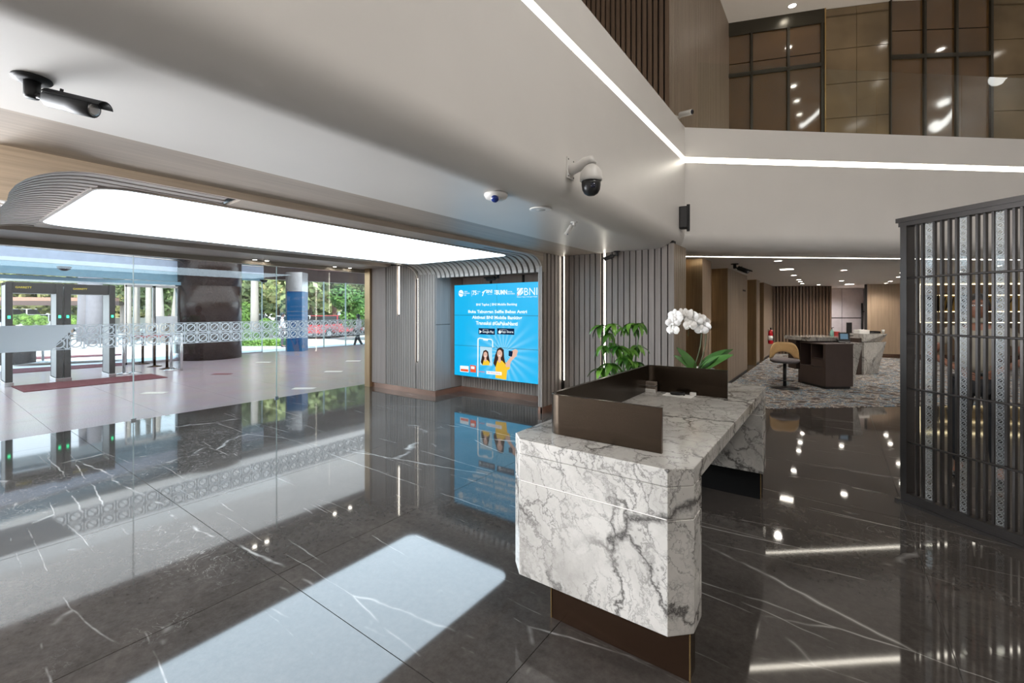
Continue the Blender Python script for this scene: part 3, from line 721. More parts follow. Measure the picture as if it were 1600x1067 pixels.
for near, (a, b) in ((1, (Y0, Y0+.22)), (0, (Y1-.26, Y1))):
    MB().poly_z(leg_poly(a, b, near), .718, ZD-.076).build('upper_leg_block', M['marble'], desk, .003)
    MB().poly_z(leg_poly(a, b, near), .225, .712).build('lower_leg_block', M['marble'], desk, .003)
    pp = [(x+(.006 if x < -1 else -.006), y+(.006 if y < (a+b)/2 else -.006)) for x, y in leg_poly(a, b, near)]
    MB().poly_z(pp, .706, .722).build('groove', M['white'], desk)  # white colour stands in for light reflecting along the groove
    yy = (a+.1, b-.03) if near else (a+.02, b-.1)
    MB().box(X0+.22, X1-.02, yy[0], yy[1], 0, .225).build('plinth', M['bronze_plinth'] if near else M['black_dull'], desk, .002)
    for x in (X0+.22, X1-.02): MB().box(x-.003, x+.003, yy[0]-.003, yy[0]+.004, 0, .225).build('plinth_edge', M['brass'], desk)
MB().box(X0+.005, X0+.05, Y0+.22, Y1-.26, .25, ZD-.076).build('front_panel', M['marble'], desk)
# --- bronze screen on the desk
scr = thing('desk_screen', 'low dark bronze U-shaped screen with rounded corners on the marble desk', 'desk screen', (0, 0, ZD))
def u_path(x0, x1, y0, y1, r, n=6):
    p = [(x1, y0)]
    for k in range(n+1): a = -PI/2-PI/2*k/n; p.append((x0+r+r*math.cos(a), y0+r+r*math.sin(a)))
    for k in range(n+1): a = PI-PI/2*k/n; p.append((x0+r+r*math.cos(a), y1-r+r*math.sin(a)))
    p.append((x1, y1)); return p
po = u_path(-1.275, -.655, 2.09, 3.715, .07); pi_ = u_path(-1.255, -.655, 2.11, 3.695, .05)
mb = MB(); n_ = len(po); vs_ = [(x, y, 0) for x, y in po]+[(x, y, 0) for x, y in pi_]+[(x, y, .214) for x, y in po]+[(x, y, .214) for x, y in pi_]
fs_ = []
for k in range(n_-1): fs_ += [(k, k+1, 2*n_+k+1, 2*n_+k), (n_+k, 3*n_+k, 3*n_+k+1, n_+k+1), (2*n_+k, 2*n_+k+1, 3*n_+k+1, 3*n_+k), (k, n_+k, n_+k+1, k+1)]
fs_ += [(0, 2*n_, 3*n_, n_), (n_-1, 2*n_-1, 4*n_-1, 3*n_-1)]
mb.add(vs_, fs_).build('panel', M['bronze'], scr, .0012, 1)
p_ = P(1037, 670, y=2.1)
MB().box(-.655, -.652, 2.09, 2.11, 0, .214).build('end_edge', M['bronze_plinth'], scr)
# items inside the screen
pb = P(1016, 612, z=ZD)
bx = thing('socket_block', 'small grey metal socket block standing inside the bronze desk screen', 'socket block', (pb.x, pb.y, ZD), .0)
MB().box(-.05, .05, -.03, .03, 0, .085).build('body', M['camwhite'] if False else plain('grey_metal_block', srgb(150, 138, 128), .35, .4), bx, .004)
MB().box(-.055, .055, -.038, -.028, .0, .028).build('foot', M['camwhite'], bx, .003)
MB().box(-.052, .052, -.034, .034, .05, .056).build('seam_plate', M['steel'], bx)
pc = P(1058, 618, z=ZD)
cb = thing('cable_coil', 'coiled dark cable with white plug lying on the marble desk top', 'cable', (pc.x, pc.y, ZD+.004))
path = [((.05+.006*math.sin(3*t))*math.cos(t), (.05+.005*math.cos(2*t))*math.sin(t), .004+.0012*t) for t in [k*.35 for k in range(40)]]
path += [(path[-1][0]+.02*k, path[-1][1]+.004*k, .006) for k in range(1, 4)]
MB().tube(path, .0045, 8).build('cord', M['black_matt'], cb)
e_ = path[-1]; MB().box(e_[0], e_[0]+.045, e_[1]-.014, e_[1]+.014, .0, .024).build('plug', M['camwhite'], cb, .004)
ps = tag(MB().box(-.10, .12, -.06, .07, 0, .002).build('desk_pad', M['paper']), 'flat white sheet under the cable coil on the desk', 'paper'); ps.location = (pc.x, pc.y, ZD+.0005)

# --- orchid on the desk
po_ = P(1090, 573, y=4.06); ox, oy = po_.x, 4.06
orc = thing('potted_orchid', 'white moth orchid arching over strap leaves in a white pot on the desk', 'plant', (ox, oy, ZD))
MB().lathe([(.085, 0), (.12, .04), (.135, .13), (.138, .17), (.128, .17), (.122, .14), (.0, .14)], n=28).build('pot', M['ceramic'], orc)
MB().lathe([(0, .158), (.12, .155), (.12, .14)], n=20).build('soil', M['soil'], orc)
def leaf_blade(L_, W, droop, n=8, fold=.25, tip=.6):
    """strap or oval leaf along +x, arching down"""
    vs, fs = [], []
    for i in range(n+1):
        t = i/n; wd = W*math.sin(PI*min(1, (t**tip)*.94+.06))**.7 if i < n else .002
        x = L_*t*math.cos(droop*t*.5); z = L_*.35*t*(1-fold*0)-droop*L_*t*t*.5
        vs += [(x, -wd/2, z+abs(wd)*.12), (x, 0, z-.001), (x, wd/2, z+abs(wd)*.12)]
    for i in range(n): a = 3*i; fs += [(a, a+1, a+4, a+3), (a+1, a+2, a+5, a+4)]
    mb = MB(); mb.add(vs, fs, True); mb.add([(x, y, z-.002) for x, y, z in vs], fs, True); return mb
lmesh = leaf_blade(.25, .075, .45).mesh('leaf', M['orchleaf'])
camr = Rv; base_a = YAW
for k, (a, s_, up) in enumerate([(3.14, 1.0, .45), (3.35, .9, .15), (2.7, .85, .5), (.05, 1.15, .25), (-.15, 1.25, .05), (.3, .95, .35), (-.9, .7, .2), (2.2, .8, .3), (.15, 1.3, .15)]):
    o = link('leaf', lmesh, orc); o.location = (.02*math.cos(a+base_a), .02*math.sin(a+base_a), .155)
    up += .38
    o.rotation_euler = ((.85 if math.cos(a) > 0 else -.85)+random.uniform(-.2, .2), -up, a+base_a-.45); o.scale = (s_, s_*1.1, s_)
# stems: rise then arch to camera-left
def stemp(off, x_end, h):
    pts = []
    for k in range(15):
        t = k/14
        if t < .62: u = t/.62; lat = off+.055*math.sin(u*2.4)+.02*u; z = .15+h*u
        else: u = (t-.62)/.38; lat = off+.055*math.sin(2.4)+.02+(x_end)*math.sin(u*PI/2)**1.1; z = .15+h+.07*math.sin(u*PI*.8)-.16*u*u*u
        pts.append(Vector((Rv.x*lat, Rv.y*lat, z))-Fv*.03*t)
    return pts
stems = [stemp(-.04, -.26, .44), stemp(.0, -.15, .42)]
for s_ in stems: MB().tube(s_, [.0045]*10+[.003]*5, 7).build('stem', M['bark'] if False else plain('orchid_stem', srgb(74, 82, 52), .5), orc)
for off in (.05, .085): MB().tube([Vector((Rv.x*off, Rv.y*off, .15)), Vector((Rv.x*(off+.02), Rv.y*(off+.02), .58))], .003, 6).build('support_stake', M['bark'], orc)
def blossom():
    mb = MB()
    def petal(a, L_, W, lift_):
        vs, fs = [], []
        for i in range(6):
            t = i/5; wd = W*math.sin(PI*(t*.86+.07))**.75
            for s2 in (-1, -.5, 0, .5, 1):
                r_ = L_*t; x = r_; y = s2*wd/2; z = lift_*t*t+.012*(1-abs(s2))*math.sin(PI*t)
                vs.append((x*math.cos(a)-y*math.sin(a), x*math.sin(a)+y*math.cos(a), z))
        for i in range(5):
            for k in range(4): b_ = i*5+k; fs.append((b_, b_+1, b_+6, b_+5))
        mb.add(vs, fs, True)
    for a, L_, W, lf in ((PI/2, .045, .034, -.006), (PI/2+2.2, .043, .03, -.006), (PI/2-2.2, .043, .03, -.006), (0.15, .05, .058, .006), (PI-.15, .05, .058, .006)): petal(a, L_, W, lf)
    mb.ball((0, -.006, .008), .009, 8, 6, (1, 1.3, 1)); return mb.mesh('blossom', M['petal'])
bme = blossom()
toc = Vector((-ox, -oy, .2)).normalized()
bl_pts = []
for s_, ks in ((stems[0], (7.5, 8.6, 9.3, 10, 10.7, 11.3, 12, 12.6, 13.2, 13.8)), (stems[1], (8.6, 9.6, 10.5, 11.4, 12.3, 13.2))):
    for kk in ks:
        i = min(int(kk), 13); f = kk-i; bl_pts.append(s_[i]*(1-f)+s_[i+1]*f)
for k, p in enumerate(bl_pts):
    o = link('blossom', bme, orc); o.location = p+Vector((random.uniform(-.015, .015), random.uniform(-.02, .02), random.uniform(-.035, .02)))-Fv*.02
    d = (toc+Vector((random.uniform(-.5, .5), random.uniform(-.3, .3), random.uniform(-.5, .3)))).normalized()
    qz = d.to_track_quat('Z', 'Y'); o.rotation_mode = 'QUATERNION'; o.rotation_quaternion = qz; sc_ = random.uniform(1.1, 1.35); o.scale = (sc_,)*3

# --- leafy green plant behind the desk
pp_ = P(968, 600, d=5.05)
gp = thing('umbrella_plant', 'bushy green umbrella plant in a dark pot between desk and slatted wall', 'plant', (pp_.x, pp_.y, 0))
MB().lathe([(.15, 0), (.19, .05), (.21, .38), (.195, .38), (.185, .33), (0, .33)], n=24).build('pot', M['charcoal'], gp)
MB().lathe([(0, .35), (.185, .345), (.185, .33)], n=16).build('soil', M['soil'], gp)
lm2 = leaf_blade(.21, .068, .9, 7).mesh('leaf', M['plant'])
def to_local(px, py, dd=0): v = P(px, py, d=5.05+dd); return Vector((v.x-pp_.x, v.y-pp_.y, v.z))
clus = [(938, 508, .05, 6), (957, 506, -.1, 6), (951, 520, .0, 4), (985, 505, .05, 8), (1000, 505, -.05, 7), (975, 512, .1, 5), (942, 540, -.1, 7), (958, 536, .1, 6), (965, 541, -.15, 7), (985, 545, 0, 8), (995, 540, .1, 7), (975, 556, -.1, 8), (992, 565, 0, 8), (940, 575, 0, 7), (955, 568, -.1, 7), (970, 580, .05, 8), (985, 585, .1, 7), (945, 588, .1, 6), (1000, 575, -.1, 6)]
for k, (px, py, dd, nl) in enumerate(clus):
    c = to_local(px, py, dd); st_ = Vector((c.x*.15, c.y*.15, .33)); mid = (st_+c)/2+Vector((c.x*.2, c.y*.2, .08))
    MB().tube([st_, mid, c], [.006, .005, .003], 6).build('stem', M['orchleaf'], gp)
    for j in range(nl):
        o = link('leaf', lm2, gp); o.location = c; a = 2*PI*j/nl+random.uniform(-.3, .3)
        o.rotation_euler = (random.uniform(-.3, .3), random.uniform(.35, 1.0), a); s_ = random.uniform(.75, 1.12)*(1 if nl > 5 else .8); o.scale = (s_,)*3

# --- video wall
TX0, TX1, TZ0, TZ1, TY = -5.93, -3.86, .36, 2.085, 6.30
tv = thing('video_wall', 'bright cyan video wall of six display panels showing a banking advert', 'display', (0, 0, 0))
def screen_mat():
    b = MatB('cyan_screen_picture'); b.set(Base_Color=(0, 0, 0, 1), Roughness=.35)
    sp = b.n('SeparateXYZ'); b.L(b.n('NewGeometry').outputs['Position'], sp.inputs[0])
    u = b.math('SUBTRACT', sp.outputs['X'], -4.75); v = b.math('SUBTRACT', sp.outputs['Z'], .85)
    ang = b.math('ARCTAN2', v, u); r = b.math('SQRT', b.math('ADD', b.math('MULTIPLY', u, u), b.math('MULTIPLY', v, v)))
    ray = b.math('POWER', b.math('ABSOLUTE', b.math('SINE', b.math('MULTIPLY', ang, 11))), 3)
    fall = b.math('MAXIMUM', b.math('SUBTRACT', 1, b.math('MULTIPLY', r, .95)), 0)
    glow = b.math('MULTIPLY', b.math('ADD', b.math('MULTIPLY', ray, .45), .12), b.math('MULTIPLY', fall, fall))
    c = b.mix(b.math('MINIMUM', glow, .9), srgb(0, 182, 240), (.6, .95, 1))
    b.L(c, b.p.inputs['Emission Color']); b.p.inputs['Emission Strength'].default_value = .82; return b.m
M['screen'] = screen_mat()
M['tvw'] = emis('screen_white', (.8, .93, 1), .9); M['tvb'] = emis('screen_navy', srgb(22, 40, 70), .8); M['tvy'] = emis('screen_yellow', srgb(250, 205, 60), .8)
M['tvs'] = emis('screen_skin', srgb(232, 190, 170), .8); M['tvh'] = emis('screen_hair', srgb(62, 44, 40), .8); M['tvr'] = emis('screen_orange', srgb(240, 96, 56), .8)
M['tvp'] = emis('screen_pale', srgb(190, 228, 245), .8)
cw_, rh = (TX1-TX0)/2, (TZ1-TZ0)/3
for i in range(2):
    for j in range(3):
        a, b_ = TX0+i*cw_, TZ0+j*rh
        o = MB().box(a, a+cw_, TY, TY+.08, b_, b_+rh).build('display_panel', M['black_matt'], tv)
        MB().box(a+.003, a+cw_-.003, TY-.003, TY, b_+.003, b_+rh-.003).build('screen_face', M['screen'], o)
MB().box(TX0+.3, TX1-.3, TY+.08, 6.575, .7, 1.8).build('wall_mount', M['black_matt'], tv)
def tvp(zx, zy): return P(700+zx/5.927, 430+zy/5.928, y=TY-.003)
def flat(name, pts, mat, lay=1, parent=None):
    q = [tvp(*p) for p in pts]; return MB().prism([(p.x, TY-.003-.0012*lay, p.z) for p in q], (0, .001, 0)).build(name, mat, parent or tv)
def txt_mesh(s_, mat, name, bold=0, ext=.0005):
    c = bpy.data.curves.new('t', 'FONT'); c.body = s_; c.size = 1; c.extrude = 0; c.offset = bold; c.resolution_u = 2
    o = bpy.data.objects.new('t', c); COL.objects.link(o); dg = bpy.context.evaluated_depsgraph_get(); dg.update()
    me = bpy.data.meshes.new_from_object(o.evaluated_get(dg)); bpy.data.objects.remove(o); bpy.data.curves.remove(c)
    me.materials.clear(); me.materials.append(mat); me.name = name; return me
def fit_text(s_, name, mat, x0, x1, z0, z1, y, parent, bold=.02, face='-y'):
    me = txt_mesh(s_, mat, name, bold); xs_ = [v.co.x for v in me.vertices]; ys_ = [v.co.y for v in me.vertices]
    sx = (x1-x0)/(max(xs_)-min(xs_)); sz = (z1-z0)/(max(ys_)-min(ys_)); a, b_ = min(xs_), min(ys_)
    for v in me.vertices: v.co = Vector((x0+(v.co.x-a)*sx, y, z0+(v.co.y-b_)*sz))
    o = link(name, me, parent); return o
def tvtext(s_, zx0, zy0, zx1, zy1, name='caption', mat=None, bold=.025, lay=2):
    """zx/zy box of the lettering read off the enlarged photograph"""
    zc = (zy0+zy1)/2; a = tvp(zx0, zy0); b_ = tvp(zx1, zy0); c = tvp((zx0+zx1)/2, zy0); d = tvp((zx0+zx1)/2, zy1)
    return fit_text(s_, name, mat or M['tvw'], a.x, b_.x, d.z, c.z, TY-.003-.0012*lay, tv, bold)
tvtext('BNI', 706, 116, 828, 184, 'brand_lettering', bold=0)
tvtext('Melayani Negeri, Kebanggaan Bangsa', 640, 194, 828, 206, bold=.01)
for pts in ([(640, 118), (664, 118), (640, 150)], [(640, 160), (672, 118), (696, 118), (696, 122), (655, 190), (640, 190)], [(696, 135), (696, 165), (664, 190), (668, 176)]): flat('emblem', pts, M['tvw'])
flat('emblem', [(640, 186), (640, 168), (660, 190)], M['tvr'])
circ = lambda cx, cy_, r, ry=None, n=16: [(cx+r*math.cos(2*PI*k/n), cy_+(ry or r)*math.sin(2*PI*k/n)) for k in range(n)]
flat('emblem', circ(121, 168, 23, 32), M['tvw']); flat('emblem', [(100, 160), (142, 172), (143, 178), (100, 166)], M['screen'], 2)
tvtext('ASEAN\nINDONESIA\n2023', 150, 145, 203, 190, bold=.01)
flat('divider', [(219, 140), (221, 140), (221, 196), (219, 196)], M['tvw'])
tvtext('75', 228, 142, 266, 184, bold=.03); tvtext('TAHUN\nBNI', 270, 146, 300, 176, bold=0)
tvtext('BNI', 355, 134, 411, 165, bold=.03); tvtext('berprestasi', 366, 170, 410, 182, bold=0)
flat('emblem', [(312, 160), (350, 134), (356, 136), (340, 152), (330, 170), (322, 194), (316, 190), (324, 164)], M['tvw'])
tvtext('BUMN', 447, 136, 548, 180, bold=.04); flat('emblem', [(428, 138), (450, 138), (450, 144), (428, 144)], M['tvw']); flat('emblem', [(430, 152), (450, 152), (450, 158), (430, 158)], M['tvw']); flat('emblem', [(428, 168), (450, 168), (450, 174), (428, 174)], M['tvw'])
tvtext('UNTUK\nINDONESIA', 552, 146, 620, 178, bold=.01)
tvtext('BNI Taplus | BNI Mobile Banking', 262, 258, 640, 288)
tvtext('Buka Tabungan Selfie Bebas Antri', 188, 322, 732, 360, 'headline', bold=.035)
tvtext('Aktivasi BNI Mobile Banking', 224, 376, 686, 416, 'headline', bold=.035)
tvtext('Transaksi #GaPakeNanti', 260, 428, 646, 466, 'headline', bold=.035)
for x0, x1, t1, t2 in ((284, 434, 'GET IT ON', 'Google Play'), (456, 614, 'Download on the', 'App Store')):
    flat('store_badge', [(x0, 490), (x1, 494), (x1, 552), (x0, 546)], M['tvb'])
    tvtext(t1, x0+38, 500, x0+90, 508, bold=0, lay=3); tvtext(t2, x0+36, 512, x1-8, 540, bold=.01, lay=3)
flat('store_mark', [(292, 506), (314, 522), (292, 540)], M['tvw'], 3)
flat('store_mark', circ(480, 526, 13, 15), M['tvw'], 3); flat('store_mark', [(478, 508), (484, 500), (486, 508)], M['tvw'], 3)
# phone outline with portrait, waving selfie taker
flat('phone_frame', [(272, 600), (276, 584), (290, 578), (400, 590), (412, 600), (418, 620), (418, 668), (410, 668), (408, 606), (396, 598), (292, 588), (284, 596), (280, 940), (272, 938)], M['tvw'])
flat('phone_notch', [(322, 590), (372, 596), (368, 608), (328, 602)], M['tvw'])
flat('portrait_card', [(298, 660), (408, 668), (410, 838), (298, 830)], M['tvp'])
def woman(cx, cy_, s_, lean=0):
    flat('portrait_hair', [(cx-s_*20+lean, cy_-s_*52), (cx+s_*4+lean, cy_-s_*62), (cx+s_*26+lean, cy_-s_*44), (cx+s_*34, cy_+s_*10), (cx+s_*44, cy_+s_*60), (cx+s_*30, cy_+s_*84), (cx-s_*30, cy_+s_*84), (cx-s_*46, cy_+s_*56), (cx-s_*34, cy_)], M['tvh'], 2)
    flat('portrait_shirt', [(cx-s_*16, cy_+s_*36), (cx+s_*18, cy_+s_*36), (cx+s_*40, cy_+s_*60), (cx+s_*38, cy_+s_*88), (cx-s_*30, cy_+s_*88)], M['tvy'], 3)
    flat('portrait_neck', [(cx-s_*8, cy_+s_*10), (cx+s_*8, cy_+s_*10), (cx+s_*12, cy_+s_*42), (cx, cy_+s_*54), (cx-s_*12, cy_+s_*42)], M['tvs'], 4)
    flat('portrait_face', circ(cx+lean*.4, cy_-s_*14, s_*19, s_*30), M['tvs'], 5)
    flat('portrait_smile', [(cx-s_*8, cy_-s_*2), (cx+s_*8, cy_-s_*4), (cx+s_*2, cy_+s_*5)], M['tvw'], 6)
    for e in (-8, 8): flat('portrait_eye', circ(cx+e*s_, cy_-s_*20, 2.6*s_, 1.6*s_, 8), M['tvh'], 6)
woman(348, 750, .95); 
flat('portrait_body', [(440, 850), (520, 800), (575, 830), (572, 870), (548, 880), (540, 968), (440, 952)], M['tvy'], 1)
woman(478, 745, 1.25, 6)
flat('portrait_arm', [(535, 820), (600, 730), (630, 752), (585, 800), (572, 850), (540, 850)], M['tvs'], 7)
flat('portrait_hand', [(590, 700), (630, 682), (650, 700), (636, 752), (604, 762)], M['tvs'], 7)
flat('portrait_phone', [(566, 698), (604, 704), (596, 754), (564, 748)], M['tvb'], 8)
flat('poster_card', [(112, 836), (192, 842), (192, 900), (112, 892)], M['tvw']); flat('poster_band', [(118, 866), (188, 872), (188, 894), (118, 886)], M['tvr'], 2)
flat('poster_card', [(206, 830), (260, 838), (260, 902), (206, 896)], M['tvr']); flat('poster_band', [(214, 842), (246, 846), (246, 870), (214, 866)], M['tvw'], 2)
tvtext('promo', 286, 888, 340, 906, mat=M['tvr'], bold=.01)
flat('poster_card', [(358, 884), (500, 896), (500, 926), (358, 914)], M['tvw'], 9); tvtext('Buka rekening sekarang', 372, 896, 486, 914, mat=M['tvr'], bold=.0, lay=10)

# --- wall behind: nothing; CCTV cameras and ceiling fittings
def bullet(name, label, loc, rz, pitch, s=1.0, body='black_matt', ceiling=True):
    """bullet camera hanging from a ceiling plate; looks along local +x"""
    t = thing(name, label, 'camera', loc, rz); t.scale = (s, s, s); m = M[body]
    MB().lathe([(.0, 0), (.062, 0), (.064, -.006), (.058, -.014), (.03, -.016)], n=24).build('base_plate', m, t)
    MB().lathe([(.027, -.012), (.026, -.075), (.022, -.085), (0, -.085)], n=18).build('stem', m, t)
    MB().tube([(.01, 0, -.07), (.04, 0, -.078), (.07, 0, -.082)], .013, 10).build('arm', m, t)
    c, s_ = math.cos(pitch), math.sin(pitch)
    g_ = link('body', MB().lathe([(0, 0), (.028, 0), (.034, .006), (.034, .1), (.037, .105), (.037, .19), (.033, .195)], n=22, axis='x').mesh('body', m), t)
    g_.location = (.06, 0, -.083); g_.rotation_euler = (0, pitch, 0)
    MB().lathe([(.0, .19), (.032, .19), (.032, .193), (0, .194)], n=22, axis='x').build('lens_glass', M['lens'], g_)
    MB().lathe([(.021, .1935), (.029, .1935), (.029, .1955), (.021, .1955)], n=22, axis='x').build('lens_ring', M['steel'], g_)
    v = MB(); prof_ = [(math.sin(a)*.041, math.cos(a)*.041) for a in [(-1.15+2.3*k/10) for k in range(11)]]
    v.prism([(.005, y, z) for y, z in prof_]+[(.005, y*.93, z*.93) for y, z in prof_[::-1]], (.235, 0, 0)).build('sun_shield', m, g_)
    MB().cyl((.05, 0, .04), .006, .012, 10).build('screw', m, g_)
    return t
m0 = P(50, 122, z=2.5)
lensP = P(147, 196, d=1.735); d_ = (Vector((lensP.x, lensP.y, 0))-Vector((m0.x, m0.y, 0)))
bullet('bullet_camera', 'large black bullet security camera hanging at top left of the white ceiling', (m0.x, m0.y, 2.5), math.atan2(d_.y, d_.x), .22, .92)
v = P(966, 393, z=2.5); bullet('bullet_camera', 'dark bullet camera on the ceiling edge before the grey slatted wall', (v.x, v.y-.05, 2.5), math.radians(205), .35, .8, 'charcoal')
v = P(1148, 412, z=2.5); bullet('bullet_camera', 'black bullet camera on the office ceiling beside the brass niches', (v.x, v.y, 2.5), math.radians(-20), .4, 1.1)
v = P(778, 431, y=6.2); bullet('bullet_camera', 'black camera hanging above the cyan video wall', (v.x, 6.2, 2.24), math.radians(190), .05, .9)
v = P(897, 347, z=2.5); o = bullet('bullet_camera', 'small white bullet camera on the white ceiling near the slatted wall', (v.x, v.y, 2.5), math.radians(-110), .9, .55, 'camwhite')
# white camera standing on the bulkhead top
v = P(1068, 180, x=XB-.05)
wc = thing('bullet_camera', 'white bullet camera fixed at the top corner of the white bulkhead', 'camera', (XB-.06, 6.75, 4.36), math.radians(-20))
MB().box(-.03, .0, -.04, .04, 0, .12).build('base_plate', M['camwhite'], wc, .004)
MB().tube([(-.01, 0, .06), (.05, 0, .07), (.08, 0, .085)], .014, 10).build('arm', M['camwhite'], wc)
g_ = link('body', MB().lathe([(0, 0), (.035, 0), (.04, .01), (.04, .2), (.036, .205)], n=20, axis='x').mesh('body', M['camwhite']), wc); g_.location = (.05, 0, .11); g_.rotation_euler = (0, .15, 0)
MB().lathe([(0, .2), (.035, .2), (.033, .208), (0, .208)], n=20, axis='x').build('lens_glass', M['lens'], g_)
# PTZ dome camera on the bulkhead
v = P(890, 264, x=XB)
pt = thing('dome_camera', 'white and black dome camera on a bracket projecting from the white bulkhead', 'camera', (XB, v.y, v.z), 0)
MB().box(0, .012, -.06, .06, -.09, .09).build('mount_plate', M['camwhite'], pt, .004)
MB().tube([(.0, 0, -.01), (.08, 0, .0), (.15, 0, .03), (.19, 0, .035), (.20, 0, .0)], [.05, .04, .042, .044, .044], 14).build('arm', M['camwhite'], pt)
for z in (-.07, .07):
    for y in (-.045, .045): MB().cyl((.012, y, z), .007, .004, 8, 'x').build('bolt', M['steel'], pt)
MB().lathe([(.03, -.0), (.055, -.02), (.085, -.06), (.092, -.11), (.09, -.135), (.08, -.14)], (.20, 0, 0), 26).build('housing', M['camwhite'], pt)
MB().lathe([(.078, -.135), (.078, -.17), (.072, -.21), (.055, -.24), (.03, -.256), (0, -.26)], (.20, 0, 0), 26).build('dome', M['black'], pt)
tcam = Vector((-XB-.2, -v.y, 0)).normalized()
MB().lathe([(.0, .083), (.016, .083), (.022, .076), (.022, .06)], (0, 0, 0), 16, 'x').build('lens', M['lens'], pt)
ln = [o for o in children(pt) if o.name.startswith('lens')][0]; ln.location = (.20, 0, -.185); ln.rotation_euler = (0, .1, math.atan2(tcam.y, tcam.x)+.25)
# turret dome, speaker grille on the ceiling
v = P(775, 303, z=2.5)
td = thing('turret_camera', 'small white ceiling dome camera with a dark blue eye', 'camera', (v.x, v.y, 2.5), math.radians(-60))
MB().lathe([(.09, 0), (.092, -.012), (.08, -.035), (.05, -.05), (0, -.052)], n=28).build('housing', M['camwhite'], td)
MB().ball((.04, 0, -.035), .038, 18, 12).build('eye_ball', M['camwhite'], td)
MB().lathe([(0, .036), (.028, .033), (.03, .024)], (0, 0, 0), 18, 'x').build('lens', plain('blue_lens', srgb(30, 50, 120), .1), td)
l_ = [o for o in children(td) if o.name.startswith('lens')][0]; l_.location = (.042, 0, -.038); l_.rotation_euler = (0, .6, 0)
v = P(845, 326.5, z=2.5)
sp_ = thing('ceiling_speaker', 'round flush white speaker grille in the white ceiling', 'speaker', (v.x, v.y, 2.5))
MB().lathe([(.1, 0), (.1, -.006), (.085, -.009)], n=32).build('rim', M['camwhite'], sp_)
MB().lathe([(0, -.01), (.085, -.008), (.085, 0)], n=32).build('grille', plain('speaker_mesh', srgb(196, 194, 192), .6), sp_)
# black wall speaker at the bulkhead corner
v = P(1067, 342, d=6.55)
ws = thing('wall_speaker', 'black box loudspeaker fixed to the corner of the white bulkhead', 'speaker', (v.x, v.y, v.z), math.radians(15))
MB().poly_z([(-.08, -.02), (-.05, -.13), (.06, -.14), (.085, -.02)], -.16, .16).build('cabinet', M['black_matt'], ws, .008)
MB().box(-.04, .05, -.148, -.138, -.145, .145).build('grille', M['charcoal'], ws, .002)
MB().box(-.03, .03, -.03, .05, -.04, .04).build('bracket', M['black_matt'], ws)
MB().box(.05, .095, -.10, .0, -.19, .19).build('side_plate', M['black'], ws, .006)

# --- inner glass wall with printed band
yj = [.30, 2.01, 4.06, 6.0]
for k in range(3):
    a, b_ = yj[k], yj[k+1]
    wdw = MB().box(XG-.006, XG+.006, a+.004, b_-.004, .0, 2.40).build('window_%d' % (k+1), M['glass']); struct(wdw)
    MB().box(XG+.0062, XG+.0075, a+.006, b_-.006, 1.08, 1.41).build('printed_band', M['film'], wdw)
    for yy in (a+.004, b_-.004): MB().box(XG-.0065, XG+.0065, yy-.002, yy+.002, 0, 2.4).build('pane_edge', M['glass_edge'], wdw)
for y in (.3, 2.01, 4.06): MB().box(XG-.014, XG+.014, y-.03, y+.03, 0, .03).build('trim_3', M['steel']).__setitem__('kind', 'structure')

# --- lattice screen, curved in plan
e0 = P(1417, 485, d=3.72); e1 = P(1600, 485, d=3.0)
dirs = (e1-e0).normalized(); nrm = Vector((-dirs.y, dirs.x, 0))
LS = 1.45
def scp(s_): # slight curve
    return Vector((e0.x, e0.y, 0))+dirs*s_+nrm*(.09*(s_/LS)**2-.03*(s_/LS))
ls = thing('lattice_screen', 'tall dark metal lattice screen with patterned glass strips at the right', 'screen', (0, 0, 0))
def bar(s0, s1, half, z0, z1, name, mat, off=0):
    n = max(2, int((s1-s0)/.08)+1); pts = [scp(s0+(s1-s0)*k/(n-1)) for k in range(n)]
    a = [p+nrm*(half+off) for p in pts]; b_ = [p+nrm*(off-half) for p in pts]
    return MB().poly_z([(p.x, p.y) for p in a+b_[::-1]], z0, z1).build(name, mat, ls)
bar(-.05, LS, .055, 2.335, 2.372, 'top_rail', M['screenmetal']); bar(-.035, LS, .045, 2.30, 2.335, 'top_rail', M['screenmetal'])
bar(-.05, LS, .065, 0, .022, 'bottom_rail', M['screenmetal']); bar(-.015, LS, .045, .022, .085, 'bottom_rail', M['screenmetal'])
def sof(px):   # distance along the screen of a photographed column
    r = Fv+Rv*((px-800)/FPX); A2 = Vector((e0.x, e0.y)); 
    det = r.x*(-dirs.y)+r.y*dirs.x; t = (A2.x*(-dirs.y)+A2.y*dirs.x)/det
    return (Vector((r.x*t, r.y*t))-A2).dot(Vector((dirs.x, dirs.y)))
bar(-.02, .03, .045, .085, 2.30, 'end_post', M['screenmetal'])
base_s = [sof(p) for p in (1434, 1442.5, 1461, 1472.5, 1484.5, 1496, 1515, 1528, 1540, 1553, 1573, 1585, 1597)]
pitch_s = base_s[-1]-base_s[8]
more_s = [base_s[-1]+x for x in (.07, .105, .14, .175, .245, .28, .315, .35, .42, .455, .49, .525)]
for s_ in base_s+[x for x in more_s if x < LS-.02]: bar(s_-.0075, s_+.0075, .013, .085, 2.30, 'slat', M['screenmetal'])
for z in (1.87, 1.41, .955, .51):
    pts = [scp(.02+(LS-.03)*k/16)-nrm*.028+Vector((0, 0, z)) for k in range(17)]
    MB().tube(pts, .0085, 8).build('cross_rod', M['screenmetal'], ls)
